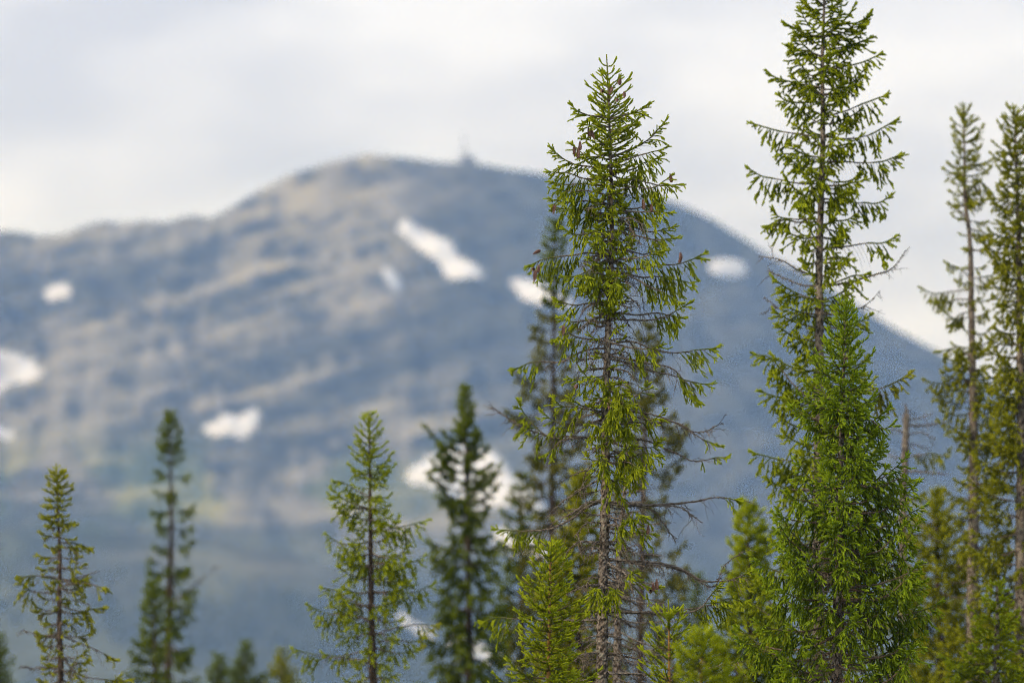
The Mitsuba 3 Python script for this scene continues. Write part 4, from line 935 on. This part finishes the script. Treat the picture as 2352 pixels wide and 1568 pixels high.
t.auto(760, 1600, [(745, 5, 5), (820, 40, 40), (900, 60, 60), (1000, 80, 120), (1080, 80, 150), (1150, 80, 60), (1300, 100, 120), (1568, 120, 130)], gap=(.24, .36), per=4, rise=(35, -8), droop=.12, lift=.15, g0=(.2, .6), lat=(.24, .34), hang=(.5, 1), size=(.5, 1.02), lichen=.8, twiggy=.6)
t = Spruce('dead_spruce', 'bare bleached dead spruce right behind the lichened trunk, a tangle of grey twigs', 67.0, [(1440, 1010), (1437, 1100), (1428, 1200), (1420, 1320), (1418, 1568)], .01, 0.054, 27, 'dull', None, category='dead tree', sides=12, step=.05, snag=True, deadness=1)
t.auto(1080, 1620, [(1010, 20, 20), (1150, 70, 90), (1260, 90, 150), (1400, 90, 140), (1568, 100, 140)], gap=(.13, .15), per=4, rise=(10, -14), droop=.12, lift=-.05, size=(.5, 1.05), lat=(.1, .1), g0=(1.5, 1.5), lichen=.8, twiggy=.7, ndens=0, latd=6)
t = Spruce('green_spruce', 'soft bright green spruce left behind the lichened trunk, below its bare branches', 88.0, [(1335, 1090), (1334, 1200), (1332, 1400), (1330, 1568)], .01, 0.058, 28, 'olive', G_BACK, sides=10, step=.08, bark='dark_bark', **BLUR)
t.auto(1105, 1620, [(1090, 5, 5), (1150, 40, 30), (1240, 70, 55), (1350, 90, 80), (1568, 120, 110)], gap=(.14, .2), per=5, rise=(40, -2), droop=.1, lift=.15, g0=(.05, .25), lat=(.16, .36), hang=(.2, .8), size=(.5, 1.02), lichen=.2)
t = Spruce('green_spruce', 'blurred olive green spruce with a broad low crown just left of the dense one', 92.0, [(1718, 1160), (1718, 1260), (1722, 1400), (1724, 1568)], .01, 0.065, 29, 'fresh', G_BACK, sides=10, step=.08, bark='dark_bark', **BLUR)
t.auto(1172, 1640, [(1160, 5, 5), (1220, 40, 45), (1300, 60, 70), (1420, 85, 90), (1568, 120, 100)], gap=(.13, .18), per=5, rise=(40, 0), droop=.1, lift=.2, g0=(.05, .2), lat=(.16, .42), hang=(.2, .7), size=(.5, 1.02), lichen=.2)
t = Spruce('green_spruce', 'small far blurred spruce top showing above the twigs right of the lichened trunk', 135.0, [(1600, 1320), (1600, 1400), (1598, 1568)], .012, 0.058, 30, 'dark', G_BACK, sides=8, step=.1, bark='dark_bark', **BLUR)
t.auto(1332, 1620, [(1320, 4, 4), (1370, 24, 24), (1450, 45, 45), (1600, 70, 70)], gap=(.18, .26), per=4, rise=(40, 0), droop=.06, lift=.1, g0=(0, .2), lat=(.2, .36), hang=(.1, .7), size=(.6, 1.05), lichen=.1)
t = Spruce('green_spruce', 'blurred olive spruce with drooping boughs between the snag and the slim leaning one', 96.0, [(2150, 1130), (2152, 1260), (2156, 1420), (2158, 1568)], .012, 0.072, 31, 'olive', G_BACK, sides=10, step=.09, bark='dark_bark', **BLUR)
t.auto(1142, 1640, [(1130, 4, 4), (1180, 36, 30), (1260, 80, 70), (1350, 105, 90), (1470, 115, 100), (1600, 140, 140)], gap=(.17, .22), per=5, rise=(35, -4), droop=.12, lift=.2, g0=(.1, .28), lat=(.20, .40), hang=(.3, .9), size=(.5, 1.02), lichen=.3)
t = Spruce('green_spruce', 'yellow green spruce crown at the bottom right corner, softly blurred', 71.0, [(2290, 1330), (2290, 1420), (2288, 1568)], .01, 0.043, 32, 'fresh', G_BACK, sides=10, step=.08, **SOFT)
t.auto(1345, 1660, [(1330, 4, 4), (1400, 45, 40), (1470, 100, 80), (1568, 170, 120), (1640, 190, 130)], gap=(.11, .15), per=5, rise=(30, 0), droop=.1, lift=.12, g0=(.05, .2), lat=(.16, .34), hang=(.2, .7), size=(.5, 1.02), lichen=.1)
t = Spruce('green_spruce', 'blurred drooping spruce between the dark one before the snow and the bright young one', 119.0, [(1196, 1090), (1197, 1200), (1199, 1400), (1200, 1568)], .012, 0.079, 33, 'dark', G_BACK, sides=8, step=.1, bark='dark_bark', **BLUR, deadness=.9)
t.auto(1100, 1620, [(1090, 4, 4), (1150, 40, 40), (1250, 60, 55), (1400, 90, 80), (1568, 110, 100)], gap=(.28, .38), per=4, rise=(30, -10), droop=.12, lift=.1, g0=(.1, .4), lat=(.24, .38), hang=(.4, 1), size=(.5, 1.05), lichen=.5)
for x, y, d, sd, tint, lab in ((562, 1478, 150, 41, 'dark', 'darker of the two far spruce tops between gappy narrow spruce and open spruce'), (646, 1492, 146, 42, 'olive', 'paler of the two far spruce tops between gappy narrow spruce and open spruce'), (503, 1505, 142, 43, 'dark', 'far spruce top half hidden by the low boughs of the gappy narrow spruce'),
                               (-4, 1462, 140, 44, 'dark', 'far spruce top cut by the left edge of the view')):
    t = Spruce('distant_spruce', lab, d, [(x, y), (x, y + 60), (x, 1600)], .012, .06, sd, tint, G_LOW, sides=8, step=.1, bark='dark_bark', **BLUR)
    t.auto(y + 10, 1680, [(y, 4, 4), (y + 40, 24, 24), (y + 110, 52, 52), (y + 200, 75, 75)], gap=(.16, .24), per=5, rise=(42, 5), droop=.06, lift=.1, g0=(0, .2), lat=(.2, .38), hang=(.1, .7), size=(.6, 1.05), lichen=.1)
# ------------------------------------------------------------------ the air, round everything
ztop = float(rw[:, 2].max()) + 60
scene['haze'] = {'type': 'cube', 'to_world': T().translate([0, 3000, (ztop - 300) / 2]).scale([8200, 6300, (ztop + 300) / 2]),
                 'bsdf': {'type': 'null'}, 'interior': {'type': 'ref', 'id': 'haze_air'}}
say('haze', 'thin blue mountain air over the whole valley', 'haze', kind='stuff')
